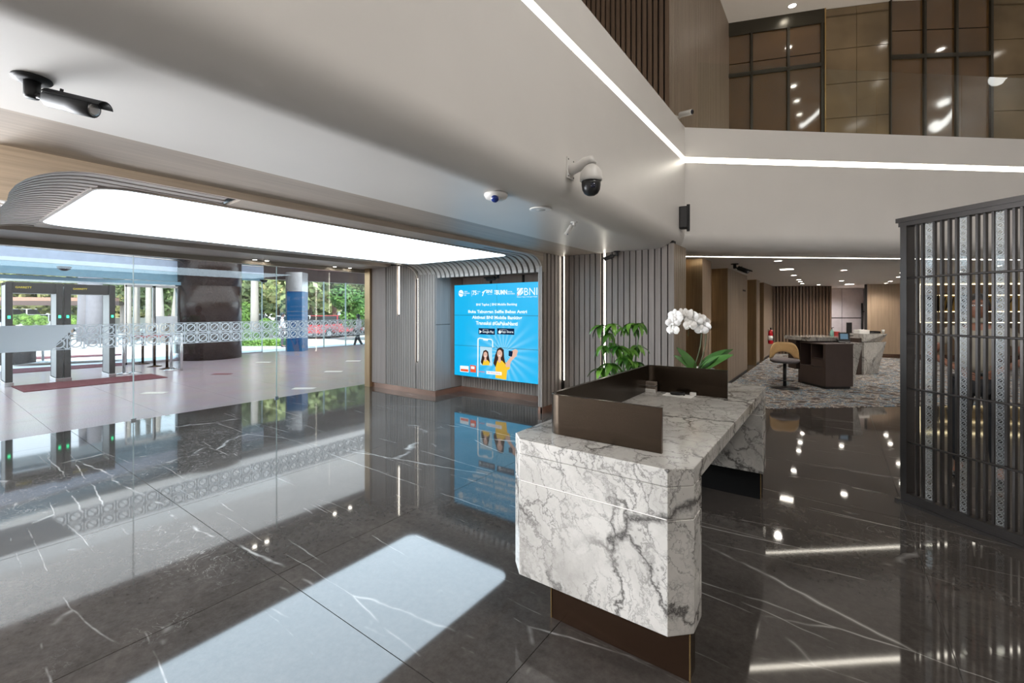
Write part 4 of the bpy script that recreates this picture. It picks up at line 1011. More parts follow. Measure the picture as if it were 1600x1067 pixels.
for a, b_ in ((1447, 1459), (1500.5, 1512), (1556, 1569.5)):
    s0, s1 = sof(a), sof(b_); p = scp(s0); q = scp(s1); wd = (q-p).length
    o = MB().box(0, wd, -.003, .003, 0, 2.21).build('glass_strip', M['glass'], ls); o.location = (p.x, p.y, .087); o.rotation_euler = (0, 0, math.atan2(q.y-p.y, q.x-p.x))
    pm = film_mat('strip_print', None, wd, 0, (.50, .53, .55), 'x', .5, 0)
    MB().box(0, wd, -.0042, -.0032, 0, 2.21).build('strip_print', pm, o)
# ================================================================== OFFICE
Bp = P(1290, 609, z=0); Ap = P(1250, 599, z=0); Cp = P(1333, 608.5, z=0)
n1 = (Ap-Bp).normalized(); n2 = (Cp-Bp).normalized(); L1 = (Ap-Bp).length; L2 = (Cp-Bp).length
K = lambda a, b_: (Bp+n2*a+n1*b_)
def quad(a0_, a1_, b0_, b1_): return [(K(a, b_).x, K(a, b_).y) for a, b_ in ((a0_, b0_), (a1_, b0_), (a1_, b1_), (a0_, b1_))]
cab = thing('service_desk', 'dark brown cabinet desk with open shelves and marble counter in the office', 'desk', (0, 0, 0))
zf = .008
MB().poly_z(quad(.04, L2-.02, .05, L1), zf, .06).build('plinth', M['black'], cab)
MB().poly_z(quad(0, L2, 0, .03), .06, .90).build('front_panel', M['cabinet'], cab)
MB().poly_z(quad(L2-.025, L2, .03, L1), .06, .90).build('side_panel', M['cabinet'], cab)
MB().poly_z(quad(0, L2-.026, .031, L1), .06, .43).build('drawer_block', M['cabinet'], cab, .003)
MB().poly_z(quad(.0, L2-.026, .031, .05), .43, .90).build('side_panel', M['cabinet'], cab)
for b_ in (.05, .42, L1-.02): MB().poly_z(quad(.0, .3, b_, b_+.018), .43, .90).build('partition', M['cabinet'], cab)
MB().poly_z(quad(.30, .32, .05, L1), .43, .90).build('back_panel', M['cabinet'], cab)
MB().poly_z(quad(.0, .3, .07, .42), .60, .615).build('shelf', M['cabinet'], cab)
MB().poly_z(quad(-.006, .0, .06, .41), .44, .59).build('drawer_front', M['cabinet'], cab)
MB().poly_z(quad(-.01, L2+.005, -.01, L1+.01), .90, .925).build('top', M['cabinet'], cab, .002)
MB().poly_z(quad(.05, L2, L1, L1+.13), .01, .30).build('side_step', M['cabinet'], cab)
def taper(a0_, a1b, a1t, b0_, b1_, z0, z1):
    m_ = MB(); bt = [K(a0_, b0_), K(a1b, b0_), K(a1b, b1_), K(a0_, b1_)]; tp = [K(a0_, b0_-.04), K(a1t, b0_-.04), K(a1t, b1_), K(a0_, b1_)]
    v_ = [(p.x, p.y, z0) for p in bt]+[(p.x, p.y, z1) for p in tp]
    return m_.add(v_, [(0, 3, 2, 1), (4, 5, 6, 7), (0, 1, 5, 4), (1, 2, 6, 5), (2, 3, 7, 6), (3, 0, 4, 7)])
taper(L2+.006, L2+.07, L2+.26, .10, 1.25, zf, .935).build('marble_panel', M['marble'], cab)
MB().poly_z(quad(-.05, L2+.30, .45, 1.27), .95, 1.03).build('raised_counter', M['marble'], cab, .004)
MB().poly_z(quad(.0, L2, L1+.14, 1.2), .30, .95).build('support', M['cabinet'], cab)
a2 = P(1350, 586, z=0); b2 = P(1377, 584.5, z=0); u2 = (b2-a2).normalized(); v2 = Vector((-u2.y, u2.x, 0)); W2 = (b2-a2).length
c2 = thing('marble_counter', 'white marble counter tapering to its foot at the back of the office', 'counter', (a2.x, a2.y, zf), math.atan2(u2.y, u2.x))
def tap2(x1b, x1t, y1, z0, z1, x0=0):
    v_ = [(x0, 0, z0), (x1b, .12, z0), (x1b, y1, z0), (x0, y1, z0), (x0, 0, z1), (x1t, 0, z1), (x1t, y1, z1), (x0, y1, z1)]
    return MB().add(v_, [(0, 3, 2, 1), (4, 5, 6, 7), (0, 1, 5, 4), (1, 2, 6, 5), (2, 3, 7, 6), (3, 0, 4, 7)])
tap2(W2*1.08, W2*1.3, .9, 0, .80).build('body', M['marble'], c2)
tap2(W2*1.32, W2*1.38, .9, .81, 1.0, -.01).build('counter_top', M['marble'], c2)
MB().box(-.12, -.005, .05, .9, .0, .9).build('side_panel', M['cabinet'], c2)
MB().box(.1, W2*.9, .15, .8, -.0, .001).build('plinth', M['black'], c2)
# things on the counters
def on(px, zz, d): v = P(px, d=d); return (v.x, v.y, zz)
ZC = 1.03; dc = (K(.3, .9)-Vector((0, 0, 0))).dot(Fv)
ph = thing('desk_telephone', 'black desk telephone with tilted screen on the dark cabinet desk', 'telephone', on(1319, .925, (K(.35, .3)).dot(Fv)), .1)
MB().prism([(-.10, -.08, 0), (-.10, .10, 0), (-.10, .10, .05), (-.10, -.08, .015)], (.2, 0, 0)).build('base', M['black_matt'], ph)
MB().prism([(-.09, .02, .03), (-.09, .09, .21), (-.09, .105, .205), (-.09, .035, .03)], (.19, 0, 0)).build('display', M['charcoal'], ph)
MB().prism([(-.06, .033, .075), (-.06, .075, .185), (-.06, .078, .184), (-.06, .036, .074)], (.13, -.004, 0)).build('screen', emis('phone_screen', srgb(120, 150, 170), .5), ph)
MB().tube([(-.12, -.07, .045), (-.125, 0, .065), (-.12, .09, .07)], .02, 8).build('handset', M['black_matt'], ph)
mo = thing('monitor', 'small dark monitor seen from behind on the marble counter', 'monitor', on(1327, ZC, dc+.1), YAW+.5)
MB().box(-.10, .10, -.01, .015, .06, .30).build('screen', M['charcoal'], mo, .004); MB().box(-.02, .02, 0, .02, 0, .1).build('stand', M['black_matt'], mo); MB().box(-.07, .07, -.05, .06, 0, .01).build('foot', M['black_matt'], mo)
sb = thing('sanitizer_bottle', 'clear green pump bottle on the marble counter', 'bottle', on(1300, ZC, dc))
MB().lathe([(.03, 0), (.035, .01), (.035, .11), (.015, .13), (.015, .15)], n=14).build('bottle', plain('pale_green_plastic', srgb(150, 200, 190), .2), sb)
MB().tube([(0, 0, .15), (0, 0, .19), (.035, 0, .19)], .007, 8).build('pump', M['black_matt'], sb)
rb = tag(MB().box(-.05, .05, -.03, .03, 0, .1).build('leaflet_holder', plain('red_acrylic', srgb(220, 70, 70), .3)), 'small red and white leaflet holder on the marble counter', 'holder'); rb.location = on(1307, ZC, dc); rb.rotation_euler = (0, 0, YAW)
bxw = tag(MB().box(-.13, .13, -.1, .1, 0, .1).build('paper_stack', M['paper'], bevel=.006), 'pile of white papers beside the black tray on the rear counter', 'papers'); bxw.location = on(1346, ZC-.02, 11.3); bxw.rotation_euler = (0, 0, YAW)
bxw.location.z = 1.01
MBt = thing('paper_tray', 'low black tray lying on the rear marble counter', 'tray', on(1362, 1.01, 11.6), YAW)
MB().box(-.15, .15, -.1, .1, 0, .01).build('base', M['black_matt'], MBt)
for a in ((-.15, -.14, -.1, .1), (.14, .15, -.1, .1), (-.14, .14, .09, .1)): MB().box(*a, .01, .05).build('side', M['black_matt'], MBt)
cup = tag(MB().lathe([(.025, 0), (.035, .09), (.031, .09), (.022, .008), (0, .008)], n=18).build('cup', M['ceramic']), 'small white cup on the right end of the rear marble counter', 'cup'); cup.location = on(1380, 1.01, 11.6)
# stool with plywood back
sp0 = P(1226, 606.5, z=0)
ch = thing('swivel_chair', 'swivel chair with curved plywood back and grey seat beside the dark desk', 'chair', (sp0.x, sp0.y, zf), .2)
MB().lathe([(.0, .0), (.26, .0), (.265, .006), (.1, .022), (.035, .04), (0, .045)], n=28).build('base', M['black'], ch)
MB().cyl((0, 0, .02), .032, .50, 16).build('pole', M['black'], ch)
MB().tube([(-.17, -.03, .17), (-.1, -.13, .17), (.02, -.16, .17), (.12, -.12, .17), (.18, -.02, .17)], .01, 8).build('foot_ring', M['black'], ch)
MB().tube([(0, 0, .46), (-.14, -.05, .42)], .007, 8).build('lever', M['black'], ch)
seat = MB(); seat.lathe([(0, .52), (.22, .52), (.262, .545), (.27, .575), (.25, .60), (.2, .605), (0, .60)], n=30); seat.build('seat', M['cushion'], ch)
nb = 22; R0 = .285; vsb = []; idx = 0
def back_pt(a, t, rr):  # a: angle around the back (0 = centre), t 0..1 bottom..top
    top = .93-.16*(abs(a)/1.3)**4; bot = .59 if abs(a) > .8 else .59+.14*math.cos(a/.8*PI/2)**.6
    z = bot+(top-bot)*t; r_ = rr-.03*(z-.6)/.3
    return (r_*math.sin(a), r_*math.cos(a), z)
mb = MB(); vsb = []; m_ = 5
for i in range(nb+1):
    a = -1.3+2.6*i/nb
    for k in range(m_+1): vsb.append(back_pt(a, k/m_, R0-.02))
    for k in range(m_+1): vsb.append(back_pt(a, k/m_, R0-.005))
st_ = 2*(m_+1); fsb = []
for i in range(nb):
    for k in range(m_):
        a = i*st_+k; fsb.append((a, a+1, a+1+st_, a+st_)); a += m_+1; fsb.append((a, a+st_, a+1+st_, a+1))
    a = i*st_; fsb.append((a, a+st_, a+st_+m_+1, a+m_+1)); a += m_; fsb.append((a, a+m_+1, a+st_+m_+1, a+st_))
for i in (0, nb): fsb.append(tuple([i*st_+k for k in range(m_+1)]+[i*st_+m_+1+k for k in range(m_, -1, -1)]))
mb.add(vsb, fsb, True).build('backrest', M['ply'], ch)
# extinguisher
fx = thing('fire_extinguisher', 'red fire extinguisher hanging on the wall past the brass niches', 'extinguisher', (-1.75, 17.5, .46))
MB().lathe([(.0, .0), (.07, .0), (.078, .02), (.078, .38), (.06, .44), (.025, .47), (.02, .49)], n=20).build('cylinder', M['extred'], fx)
MB().cyl((0, 0, .12), .0795, .16, 20).build('label_band', M['paper'], fx)
MB().box(-.02, .02, -.06, .03, .49, .55).build('valve', M['black'], fx, .004); MB().tube([(0, -.04, .52), (.07, -.06, .45), (.09, -.03, .2), (.085, 0, .1)], .011, 8).build('hose', M['black'], fx)
MB().box(-.085, -.07, -.04, .04, .2, .5).build('bracket', M['steel'], fx)
sg = tag(MB().box(-1.832, -1.826, 12.3, 12.7, 2.08, 2.12).build('vent_slot', M['gap']), 'narrow dark slot near the top of the third slatted block', 'vent')

# ================================================================== PEOPLE
def skin(pts, edges, lvl=2):
    me = bpy.data.meshes.new('s'); me.from_pydata([p[0] for p in pts], edges, []); o = bpy.data.objects.new('s', me); COL.objects.link(o)
    md = o.modifiers.new('k', 'SKIN'); md.use_smooth_shade = True
    sv = me.skin_vertices[0].data
    for i, p in enumerate(pts):
        r = p[1]; sv[i].radius = (r, r) if not isinstance(r, tuple) else r; sv[i].use_root = (i == 0)
    ss = o.modifiers.new('u', 'SUBSURF'); ss.levels = lvl; ss.render_levels = lvl
    dg = bpy.context.evaluated_depsgraph_get(); dg.update(); r_ = bpy.data.meshes.new_from_object(o.evaluated_get(dg))
    bpy.data.objects.remove(o); bpy.data.meshes.remove(me)
    for p in r_.polygons: p.use_smooth = True
    return r_
def join_meshes(name, mes, mat):
    bm = bmesh.new()
    for m in mes: bm.from_mesh(m)
    me = bpy.data.meshes.new(name); bm.to_mesh(me); bm.free(); me.materials.clear(); me.materials.append(mat)
    for p in me.polygons: p.use_smooth = True
    return me
def chain(lst, base=0): return [(base+i, base+i+1) for i in range(len(lst)-1)]
def head_mesh(c, s_=1.0):
    mb = MB(); n, m = 20, 16; vs, fs = [], []
    for i in range(m+1):
        t = PI*i/m
        for k in range(n):
            a = 2*PI*k/n; x = .076*math.sin(t)*math.cos(a); y = .096*math.sin(t)*math.sin(a); z = .118*math.cos(t)
            if z < -.02: x *= 1-.32*(-z-.02)/.1; y = y*(1-.12*(-z)/.1)-(.012 if y < 0 else -.012)*(-z)/.1
            if y < -.07 and abs(x) < .02 and -.045 < z < .02: y -= .018*(1-(z+.02)/.07) if z > -.03 else .012
            if y < -.06 and .005 < abs(x) < .045 and .0 < z < .03: y += .007
            vs.append((c[0]+x*s_, c[1]+y*s_, c[2]+z*s_))
    fs = [(i*n+k, i*n+(k+1) % n, (i+1)*n+(k+1) % n, (i+1)*n+k) for i in range(m) for k in range(n)]
    mb.add(vs, fs, True)
    for sx in (-1, 1): mb.ball((c[0]+sx*.077*s_, c[1]+.008, c[2]-.008), .02*s_, 8, 6, (.4, .8, 1.5))
    mb.ball((c[0], c[1]-.098*s_, c[2]-.018*s_), .014*s_, 8, 6, (.9, 1, 1.4))
    return mb
def hand(wr, d, side, curl, s_=1.0):
    """palm and five fingers; wr wrist, d pointing direction, side: thumb side vector"""
    d = Vector(d).normalized(); sd = Vector(side).normalized(); nn = d.cross(sd).normalized(); wr = Vector(wr); out = []
    out.append(skin([(wr, .024), (wr+d*.035, (.034, .018)), (wr+d*.075, (.036, .016))], [(0, 1), (1, 2)], 1))
    for k, (off, ln_) in enumerate(((.028, .068), (.009, .076), (-.010, .07), (-.028, .055))):
        b_ = wr+d*.07+sd*off; p1 = b_+d*ln_*.45-nn*curl*.01; p2 = p1+(d-nn*curl).normalized()*ln_*.32; p3 = p2+(d-nn*curl*2).normalized()*ln_*.26
        out.append(skin([(b_-d*.02, .0085), (p1, .0085), (p2, .008), (p3, .0065)], [(0, 1), (1, 2), (2, 3)], 1))
    t0 = wr+d*.03+sd*.026; t1 = t0+(d*.6+sd).normalized()*.035; t2 = t1+(d+sd*.35-nn*.2).normalized()*.035
    out.append(skin([(t0, .011), (t1, .01), (t2, .008)], [(0, 1), (1, 2)], 1)); return out
def person(label, loc, rz, J, shirt, trous, long_hair=False, s_=1.0, tilt=0, sleeve=.6):
    t = thing('person', label, 'person', loc, rz); t.scale = (s_,)*3
    V_ = {k: Vector(v) for k, v in J.items()}
    # continuous body: torso, neck, arms, legs
    pts = [(V_['pelvis'], (.135, .10)), (V_['waist'], (.115, .085)), (V_['chest'], (.145, .10)), (V_['neck0'], (.07, .06)), (V_['neck1'], .048)]
    ed = [(0, 1), (1, 2), (2, 3), (3, 4)]
    def limb(parent_i, names, rad):
        prev_i = parent_i
        for n_, r_ in zip(names, rad): pts.append((V_[n_], r_)); ed.append((prev_i, len(pts)-1)); prev_i = len(pts)-1
    for sd in 'LR':
        limb(2, ('sho'+sd, 'elb'+sd, 'wri'+sd), (.055, .04, .025)); limb(0, ('hip'+sd, 'kne'+sd, 'ank'+sd, 'toe'+sd), (.082, .055, .036, .026))
    mes = [skin(pts, ed, 1)]
    for sd, sx in (('L', 1), ('R', -1)):
        d = (V_['wri'+sd]-V_['elb'+sd]).normalized(); side = Vector((0, 0, 1)) if abs(d.z) < .6 else Vector((0, -1, 0)); mes += hand(V_['wri'+sd], d, side, .5)
    hd = V_['head']; hm = head_mesh(hd).mesh('h', M['skin']); mes.append(hm)
    link('body', join_meshes('body', mes, M['skin']), t)
    # clothes
    sp = [(V_['pelvis']+Vector((0, 0, .02)), (.152, .118)), (V_['waist'], (.135, .105)), (V_['chest'], (.162, .118)), (V_['neck0'], (.078, .066))]
    se = [(0, 1), (1, 2), (2, 3)]
    for sd in 'LR':
        a = V_['sho'+sd]; b_ = V_['elb'+sd]; e = a.lerp(b_, sleeve) if sleeve <= 1 else b_.lerp(V_['wri'+sd], .9)
        sp.append((a, .068)); se.append((2, len(sp)-1))
        if sleeve > 1: sp.append((b_, .052)); se.append((len(sp)-2, len(sp)-1))
        sp.append((e, .056 if sleeve <= 1 else .036)); se.append((len(sp)-2, len(sp)-1))
    link('shirt', join_meshes('shirt', [skin(sp, se, 2)], shirt), t)
    MB().lathe([(.062, 0), (.072, .012), (.055, .05), (.05, .05), (.05, 0)], V_['neck0']+Vector((0, -.005, .02)), 16).build('collar', shirt, t)
    tp = [(V_['pelvis'], (.15, .115))]; te = []
    for sd in 'LR':
        for k, (n_, r_) in enumerate((('hip'+sd, .098), ('kne'+sd, .072), ('ank'+sd, .056))):
            tp.append((V_[n_]+(Vector((0, 0, .02)) if k == 2 else Vector()), r_)); te.append((0 if k == 0 else len(tp)-2, len(tp)-1))
    link('trousers', join_meshes('trousers', [skin(tp, te, 2)], trous), t)
    for sd in 'LR':
        a = V_['ank'+sd]; b_ = V_['toe'+sd]; d = (b_-a); d.z = 0; d.normalize(); zz = max(0, min(a.z, b_.z)-.055)
        m_ = [skin([(Vector((a.x, a.y, zz+.045))-d*.05, (.036, .034)), (Vector((a.x, a.y, zz+.05))+d*.03, (.04, .04)), (Vector((a.x, a.y, zz+.035))+d*.13, (.042, .026)), (Vector((a.x, a.y, zz+.03))+d*.19, (.032, .02))], [(0, 1), (1, 2), (2, 3)], 2)]
        link('shoe', join_meshes('shoe', m_, M['shoe']), t)
    # hair, eyes, mouth
    hb = MB(); n, m = 20, 12; vs, fs = [], []
    for i in range(m+1):
        tt = PI*.62*i/m
        for k in range(n):
            a = 2*PI*k/n; fr = max(0, -math.sin(a)); th = min(tt, PI*.62-fr*.95)
            vs.append((hd.x+.084*math.sin(th)*math.cos(a), hd.y+.004+.106*math.sin(th)*math.sin(a), hd.z+.006+.126*math.cos(th)))
    fs = [(i*n+k, i*n+(k+1) % n, (i+1)*n+(k+1) % n, (i+1)*n+k) for i in range(m) for k in range(n)]
    hb.add(vs, fs, True)
    if long_hair: hb.ball(hd+Vector((0, .05, -.12)), .09, 12, 10, (1, .6, 1.7))
    hb.build('hair', M['hair'], t)
    for sx in (-1, 1):
        e_ = link('eye', MB().ball((hd.x+sx*.03, hd.y-.088, hd.z+.012), .011, 10, 8, (1.2, .5, .7)).mesh('eye', M['eye']), t)
        MB().ball((hd.x+sx*.03, hd.y-.093, hd.z+.012), .005, 8, 6, (1, .5, 1)).build('pupil', M['hair'], e_)
        MB().box(hd.x+sx*.03-.018, hd.x+sx*.03+.018, hd.y-.096, hd.y-.088, hd.z+.032, hd.z+.038).build('eyebrow', M['hair'], t)
    MB().ball((hd.x, hd.y-.088, hd.z-.058), .02, 12, 6, (1.1, .4, .32)).build('mouth', M['lip'], t)
    return t
stand = dict(pelvis=(0, 0, .95), waist=(0, 0, 1.10), chest=(0, 0, 1.30), neck0=(0, 0, 1.46), neck1=(0, -.005, 1.53), head=(0, -.02, 1.635),
             shoL=(.19, 0, 1.41), elbL=(.33, .02, 1.16), wriL=(.13, -.20, 1.05), shoR=(-.19, 0, 1.41), elbR=(-.33, .02, 1.16), wriR=(-.10, -.21, 1.03),
             hipL=(.10, 0, .88), kneL=(.12, -.01, .49), ankL=(.13, .01, .09), toeL=(.15, -.13, .04), hipR=(-.10, 0, .88), kneR=(-.12, -.01, .49), ankR=(-.13, .01, .09), toeR=(-.15, -.13, .04))
mp_ = P(1528, 485, d=4.25)
man = person('man in grey short-sleeved shirt and black trousers standing behind the lattice screen', (mp_.x, mp_.y, 0), math.atan2(-mp_.y, -mp_.x)+PI/2, stand, M['shirt'], M['trousers'])
MB().lathe([(.150, 0), (.153, .035)], (0, 0, .985), 24).build('belt', M['black'], man)
for o in children(man):
    if o.name.startswith('belt'): o.scale = (1.0, .80, 1)
walk = dict(stand); walk.update(elbL=(.23, .06, 1.15), wriL=(.24, -.08, .95), elbR=(-.23, .02, 1.14), wriR=(-.22, -.16, 1.02), ankL=(.10, .27, .12), toeL=(.11, .16, .04), kneL=(.10, .06, .50), kneR=(-.10, -.16, .50), ankR=(-.10, -.27, .09), toeR=(-.10, -.40, .05))
w_ = P(560, 544, d=21.2); person('woman with long dark hair walking outside the glass near the jamb', (w_.x, w_.y, -.2), YAW-PI/2-.1, walk, M['pale_cloth'], M['trousers'], True, .93, sleeve=1.5)
w_ = P(441, 540, d=21.8); person('dark-haired person standing outside just left of the blue column', (w_.x, w_.y, -.2), YAW+PI/2+.5, dict(stand, elbL=(.22, .0, 1.15), wriL=(.2, -.18, 1.2), elbR=(-.22, 0, 1.15), wriR=(-.21, -.05, .93)), M['pale_cloth'], M['dark_cloth'], False, .97, sleeve=1.5)

# ================================================================== ENTRANCE HALL OUTSIDE THE INNER GLASS
cc = P(327.5, 485, d=15.0)
col = thing('round_column', 'massive round polished dark granite column in the entrance hall', 'column', (cc.x, cc.y, 0))
for z0, z1 in ((0, 1.2), (1.206, 2.4), (2.406, 3.69)): MB().cyl((0, 0, z0), .93, z1-z0, 56).build('drum', M['column'], col)
MB().cyl((0, 0, 0), .92, 3.69, 40).build('core', M['gap'], col)
b0 = P(448.5, 549, z=0); b1 = P(464, 547, z=0)
bc = thing('square_column', 'square column clad in bright blue panels beside the outer glass', 'column', (b0.x, b0.y, 0), YAW+.06)
bw = (b1-b0).length
for z0, z1 in ((0, .78), (.785, 1.56), (1.565, 2.34), (2.345, 3.1)): MB().box(0, bw, 0, bw, z0, z1).build('panel', M['blue_clad'] if z0 < 2.3 else M['steel'], bc)
MB().box(-.10, -.0, .1, bw, 0, 3.1).build('side_frame', M['steel'], bc)
# ceiling, fascia, headers of the hall
struct(MB().box(XO-.4, XG-.3, -8, 16, 3.7, 3.8).build('ceiling', M['white2']))
struct(MB().box(XO-.5, XO-.2, 4.5, 16, 2.83, 3.7).build('trim_4', M['brown_fascia']))
def header(p0, p1, z0, z1, label, nm='door_header'):
    """entrance header of stacked cladding boards"""
    t = thing(nm, label, 'header', (0, 0, 0)); 
    for (a, b_, m, off) in ((0, .28, 'head_teal', 0), (.285, .60, 'head_blue', .05), (.605, .64, 'steel', .06), (.65, 1.0, 'head_teal', .02)):
        h = z1-z0; MB().obox(p0, p1, .25+off, z0+a*h, z0+b_*h-.005).build('cladding_board', M[m], t)
    return t
ha = P(-60, 485, x=XO+1.4); hb_ = P(279, 485, x=XO+.7)
ht = header((ha.x, ha.y), (hb_.x, hb_.y), 2.52, 3.62, 'long pale blue entrance header above the security gates')
ha = P(370, 485, x=XO+.1); hb_ = P(412, 485, x=XO+.1)
header((ha.x, ha.y), (hb_.x, hb_.y), 2.72, 3.6, 'short violet-blue header between round column and blue column')
v = P(99, 418, x=XO+1.7); dm = thing('dome_sensor', 'small black dome sensor under the long entrance header', 'sensor', (v.x+.1, v.y, v.z))
MB().lathe([(.13, 0), (.13, -.02), (.1, -.06), (.05, -.09), (0, -.095)], n=18).build('dome', M['black'], dm); MB().cyl((0, 0, 0), .14, .02, 18).build('rim', M['charcoal'], dm)
v = P(412, 438, x=XO+.35); dm2 = copy_tree(dm); dm2.location = (v.x, v.y, v.z); dm2['label'] = 'small black dome sensor under the short violet-blue header'
# outer glass panes
oj = [P(p, 545, x=XO).y for p in (369, 410)] + [P(p, 545, x=XO).y for p in (466, 506, 540, 572)]
for k, (a, b_) in enumerate(((oj[0], oj[1]), (oj[2], oj[3]), (oj[3], oj[4]), (oj[4], oj[5]+.6))):
    w1 = struct(MB().box(XO-.008, XO+.008, a+.01, b_-.01, 0.03, 2.83).build('window_%d' % (k+4), M['glass_out']))
    for yy in (a+.012, b_-.012): MB().box(XO-.012, XO+.012, yy-.016, yy+.016, .03, 2.83).build('pane_edge', M['glass_edge'], w1)
    MB().box(XO-.03, XO+.03, a, b_, 0, .03).build('floor_channel', M['steel'], w1)
# sliding door leaf between gates and round column
for k, (pa, pb_, lb) in enumerate(((196, 240, 'glass entrance door leaf in the middle of the outer entrance'), (241, 279, 'glass entrance door leaf beside the round column'))):
    a = P(pa, 485, x=XO+.8); b_ = P(pb_, 485, x=XO+.8); W_ = b_.y-a.y
    d_ = thing('glass_door', lb, 'door', (a.x, a.y, 0))
    MB().box(-.006, .006, .02, W_-.02, .06, 2.3).build('pane', M['glass_out'], d_)
    for y0_, y1_ in ((0, .03), (W_-.03, W_)): MB().box(-.02, .02, y0_, y1_, 0, 2.35).build('stile', M['steel'] if k == 0 else M['charcoal'], d_)
    MB().box(-.02, .02, 0, W_, 2.3, 2.36).build('rail', M['steel'], d_)
    MB().box(-.009, .009, .03, W_-.03, 1.2, 1.42).build('frosted_band', plain('frosted_white', srgb(220, 226, 230), .6), d_) if k else None
    MB().box(-.02, .02, 0, W_, .0, .06).build('rail', M['steel'], d_)
ft = struct(MB().box(XO-.3, XO+.9, -8, P(280, 485, x=XO+.5).y, 2.40, 2.50).build('trim_5', M['head_teal']))
# walk-through metal detectors
def detector(x, y0, y1, label):
    t = thing('metal_detector', label, 'security gate', (x, y0, 0)); w_ = y1-y0
    for yy in (0, w_-.10):
        MB().box(-.28, .27, yy, yy+.10, .10, 2.14).build('side_panel', plain('pale_grey_panel', srgb(176, 182, 184), .4), t, .01)
        MB().box(.271, .31, yy-.003, yy+.103, .08, 2.2).build('edge_trim', M['charcoal'], t, .008)
        MB().box(-.32, -.281, yy-.003, yy+.103, .08, 2.2).build('edge_trim', M['charcoal'], t, .008)
        MB().box(-.33, .33, yy-.015, yy+.115, 0, .09).build('foot', M['steel'], t, .006)
        MB().box(.311, .316, yy+.03, yy+.07, 1.43, 1.49).build('indicator_lamp', M['green_led'], t)
    hb2 = MB().box(-.27, .27, .101, w_-.101, 1.97, 2.2).build('header', M['charcoal'], t, .01)
    me = txt_mesh('GARRETT', M['yellow_text'], 'lettering', .02); xs_ = [v_.co.x for v_ in me.vertices]; k_ = .24/(max(xs_)-min(xs_))
    for v_ in me.vertices: v_.co = Vector((.2715, .14+(v_.co.x-min(xs_))*k_, 2.075+v_.co.y*k_))
    link('lettering', me, t)
    return t
ya, yb, yc_ = P(14, 485, x=-14.0).y, P(98, 485, x=-14.0).y, P(178, 485, x=-14.0).y
detector(-14.3, ya-.05, yb-.0, 'left walk-through metal detector at the entrance')
detector(-14.3, yb+.03, yc_+.02, 'right walk-through metal detector at the entrance')
# mats
mt = tag(MB().poly_z([tuple(P(a, b_, z=0)[:2]) for a, b_ in ((17, 604), (37, 613), (262, 590), (236, 584.5))], 0, .012).build('door_mat', M['mat']), 'maroon doormat in front of the metal detectors', 'mat')
for (pp, lb) in ((((15, 577), (15, 584), (192, 571), (192, 567)), 'maroon runner mat beyond the metal detectors'), (((16, 559), (16, 563.5), (190, 555.5), (190, 553)), 'far maroon runner mat by the entrance doors')):
    tag(MB().poly_z([tuple(P(a, b_, z=0)[:2]) for a, b_ in pp], 0, .012).build('runner_mat', M['mat']), lb, 'mat')
for k, (px, py, m) in enumerate(((347, 584.5, 'mat'), (411, 566, 'pave'), (475, 607, 'pave'), (521, 580.5, 'pave'), (241, 614, 'pave'), (552, 564, 'pave'))):
    v = P(px, py, z=0); wv, wd = (.22, .1)
    t = tag(MB().poly_z(rrect(-wv, wv, -wd, wd, .02, 2), 0, .004).build('floor_plate', M[m]), ['small red floor plate near the round column', 'small pale floor plate by the outer glass', 'pale floor plate nearest the inner glass threshold', 'pale floor plate midway to the walking woman', 'pale floor plate in front of the maroon mat', 'pale floor plate near the inner jamb'][k], 'floor plate')
    t.location = (v.x, v.y, .0005); t.rotation_euler = (0, 0, YAW+.05)
# belt posts
def post(px, py, label, m='steel', h=.97, head=True):
    v = P(px, py, z=0); t = thing('barrier_post', label, 'barrier post', (v.x, v.y, 0))
    MB().lathe([(.17, 0), (.175, .008), (.05, .03), (.03, .05)], n=20).build('base', M[m], t)
    MB().cyl((0, 0, .03), .032, h-.03, 14).build('pole', M[m], t); MB().cyl((0, 0, h-.06), .042, .08, 14).build('head', M[m], t); return t
p1_ = post(267.5, 578, 'shiny steel barrier post nearest the round column')
p2_ = post(208, 583, 'shiny steel barrier post beside the right metal detector')
post(193.5, 584, 'steel barrier post just behind the right metal detector')
post(223, 568.5, 'slim brown barrier post, left of three behind the red belt', 'bronze_plinth', .9)
post(241.5, 572.5, 'slim brown barrier post, middle of three behind the red belt', 'bronze_plinth', 1.1)
post(261, 576, 'slim brown barrier post, right of three behind the red belt', 'bronze_plinth', .9)
post(67, 565, 'steel barrier post seen through the left detector, left one')
post(81, 565, 'steel barrier post seen through the left detector, right one')
a = Vector((p2_.location.x, p2_.location.y, .93)); b_ = Vector((p1_.location.x, p1_.location.y, .93)); dd = (b_-a).normalized()
tag(MB().obox(a+dd*.045, b_-dd*.045, .004, .90, .95).build('barrier_belt', M['red']), 'red barrier belt stretched between two steel posts', 'belt')
gp0 = P(271, 577, z=0); gp1 = P(283, 579, z=0)
gt = thing('glass_gate', 'low glass gate panel between steel post and round column', 'gate', (gp0.x, gp0.y, 0), math.atan2(gp1.y-gp0.y, gp1.x-gp0.x))
gw_ = (gp1-gp0).length; MB().box(0, gw_, -.005, .005, .05, .9).build('pane', M['glass_out'], gt); MB().cyl((gw_+.03, 0, 0), .03, 1.0, 12).build('post', M['steel'], gt)
MB().box(-.02, gw_, -.015, .015, .9, .93).build('rail', M['steel'], gt)
# counter seen low at the far left and waste bin
v0 = P(16, 571, z=0); v1 = P(57, 566, z=0)
tag(MB().obox((v0.x, v0.y), (v1.x, v1.y), .4, 0, .42).build('planter_box', M['column'], bevel=.01), 'low brown stone planter seen through the left metal detector', 'planter')

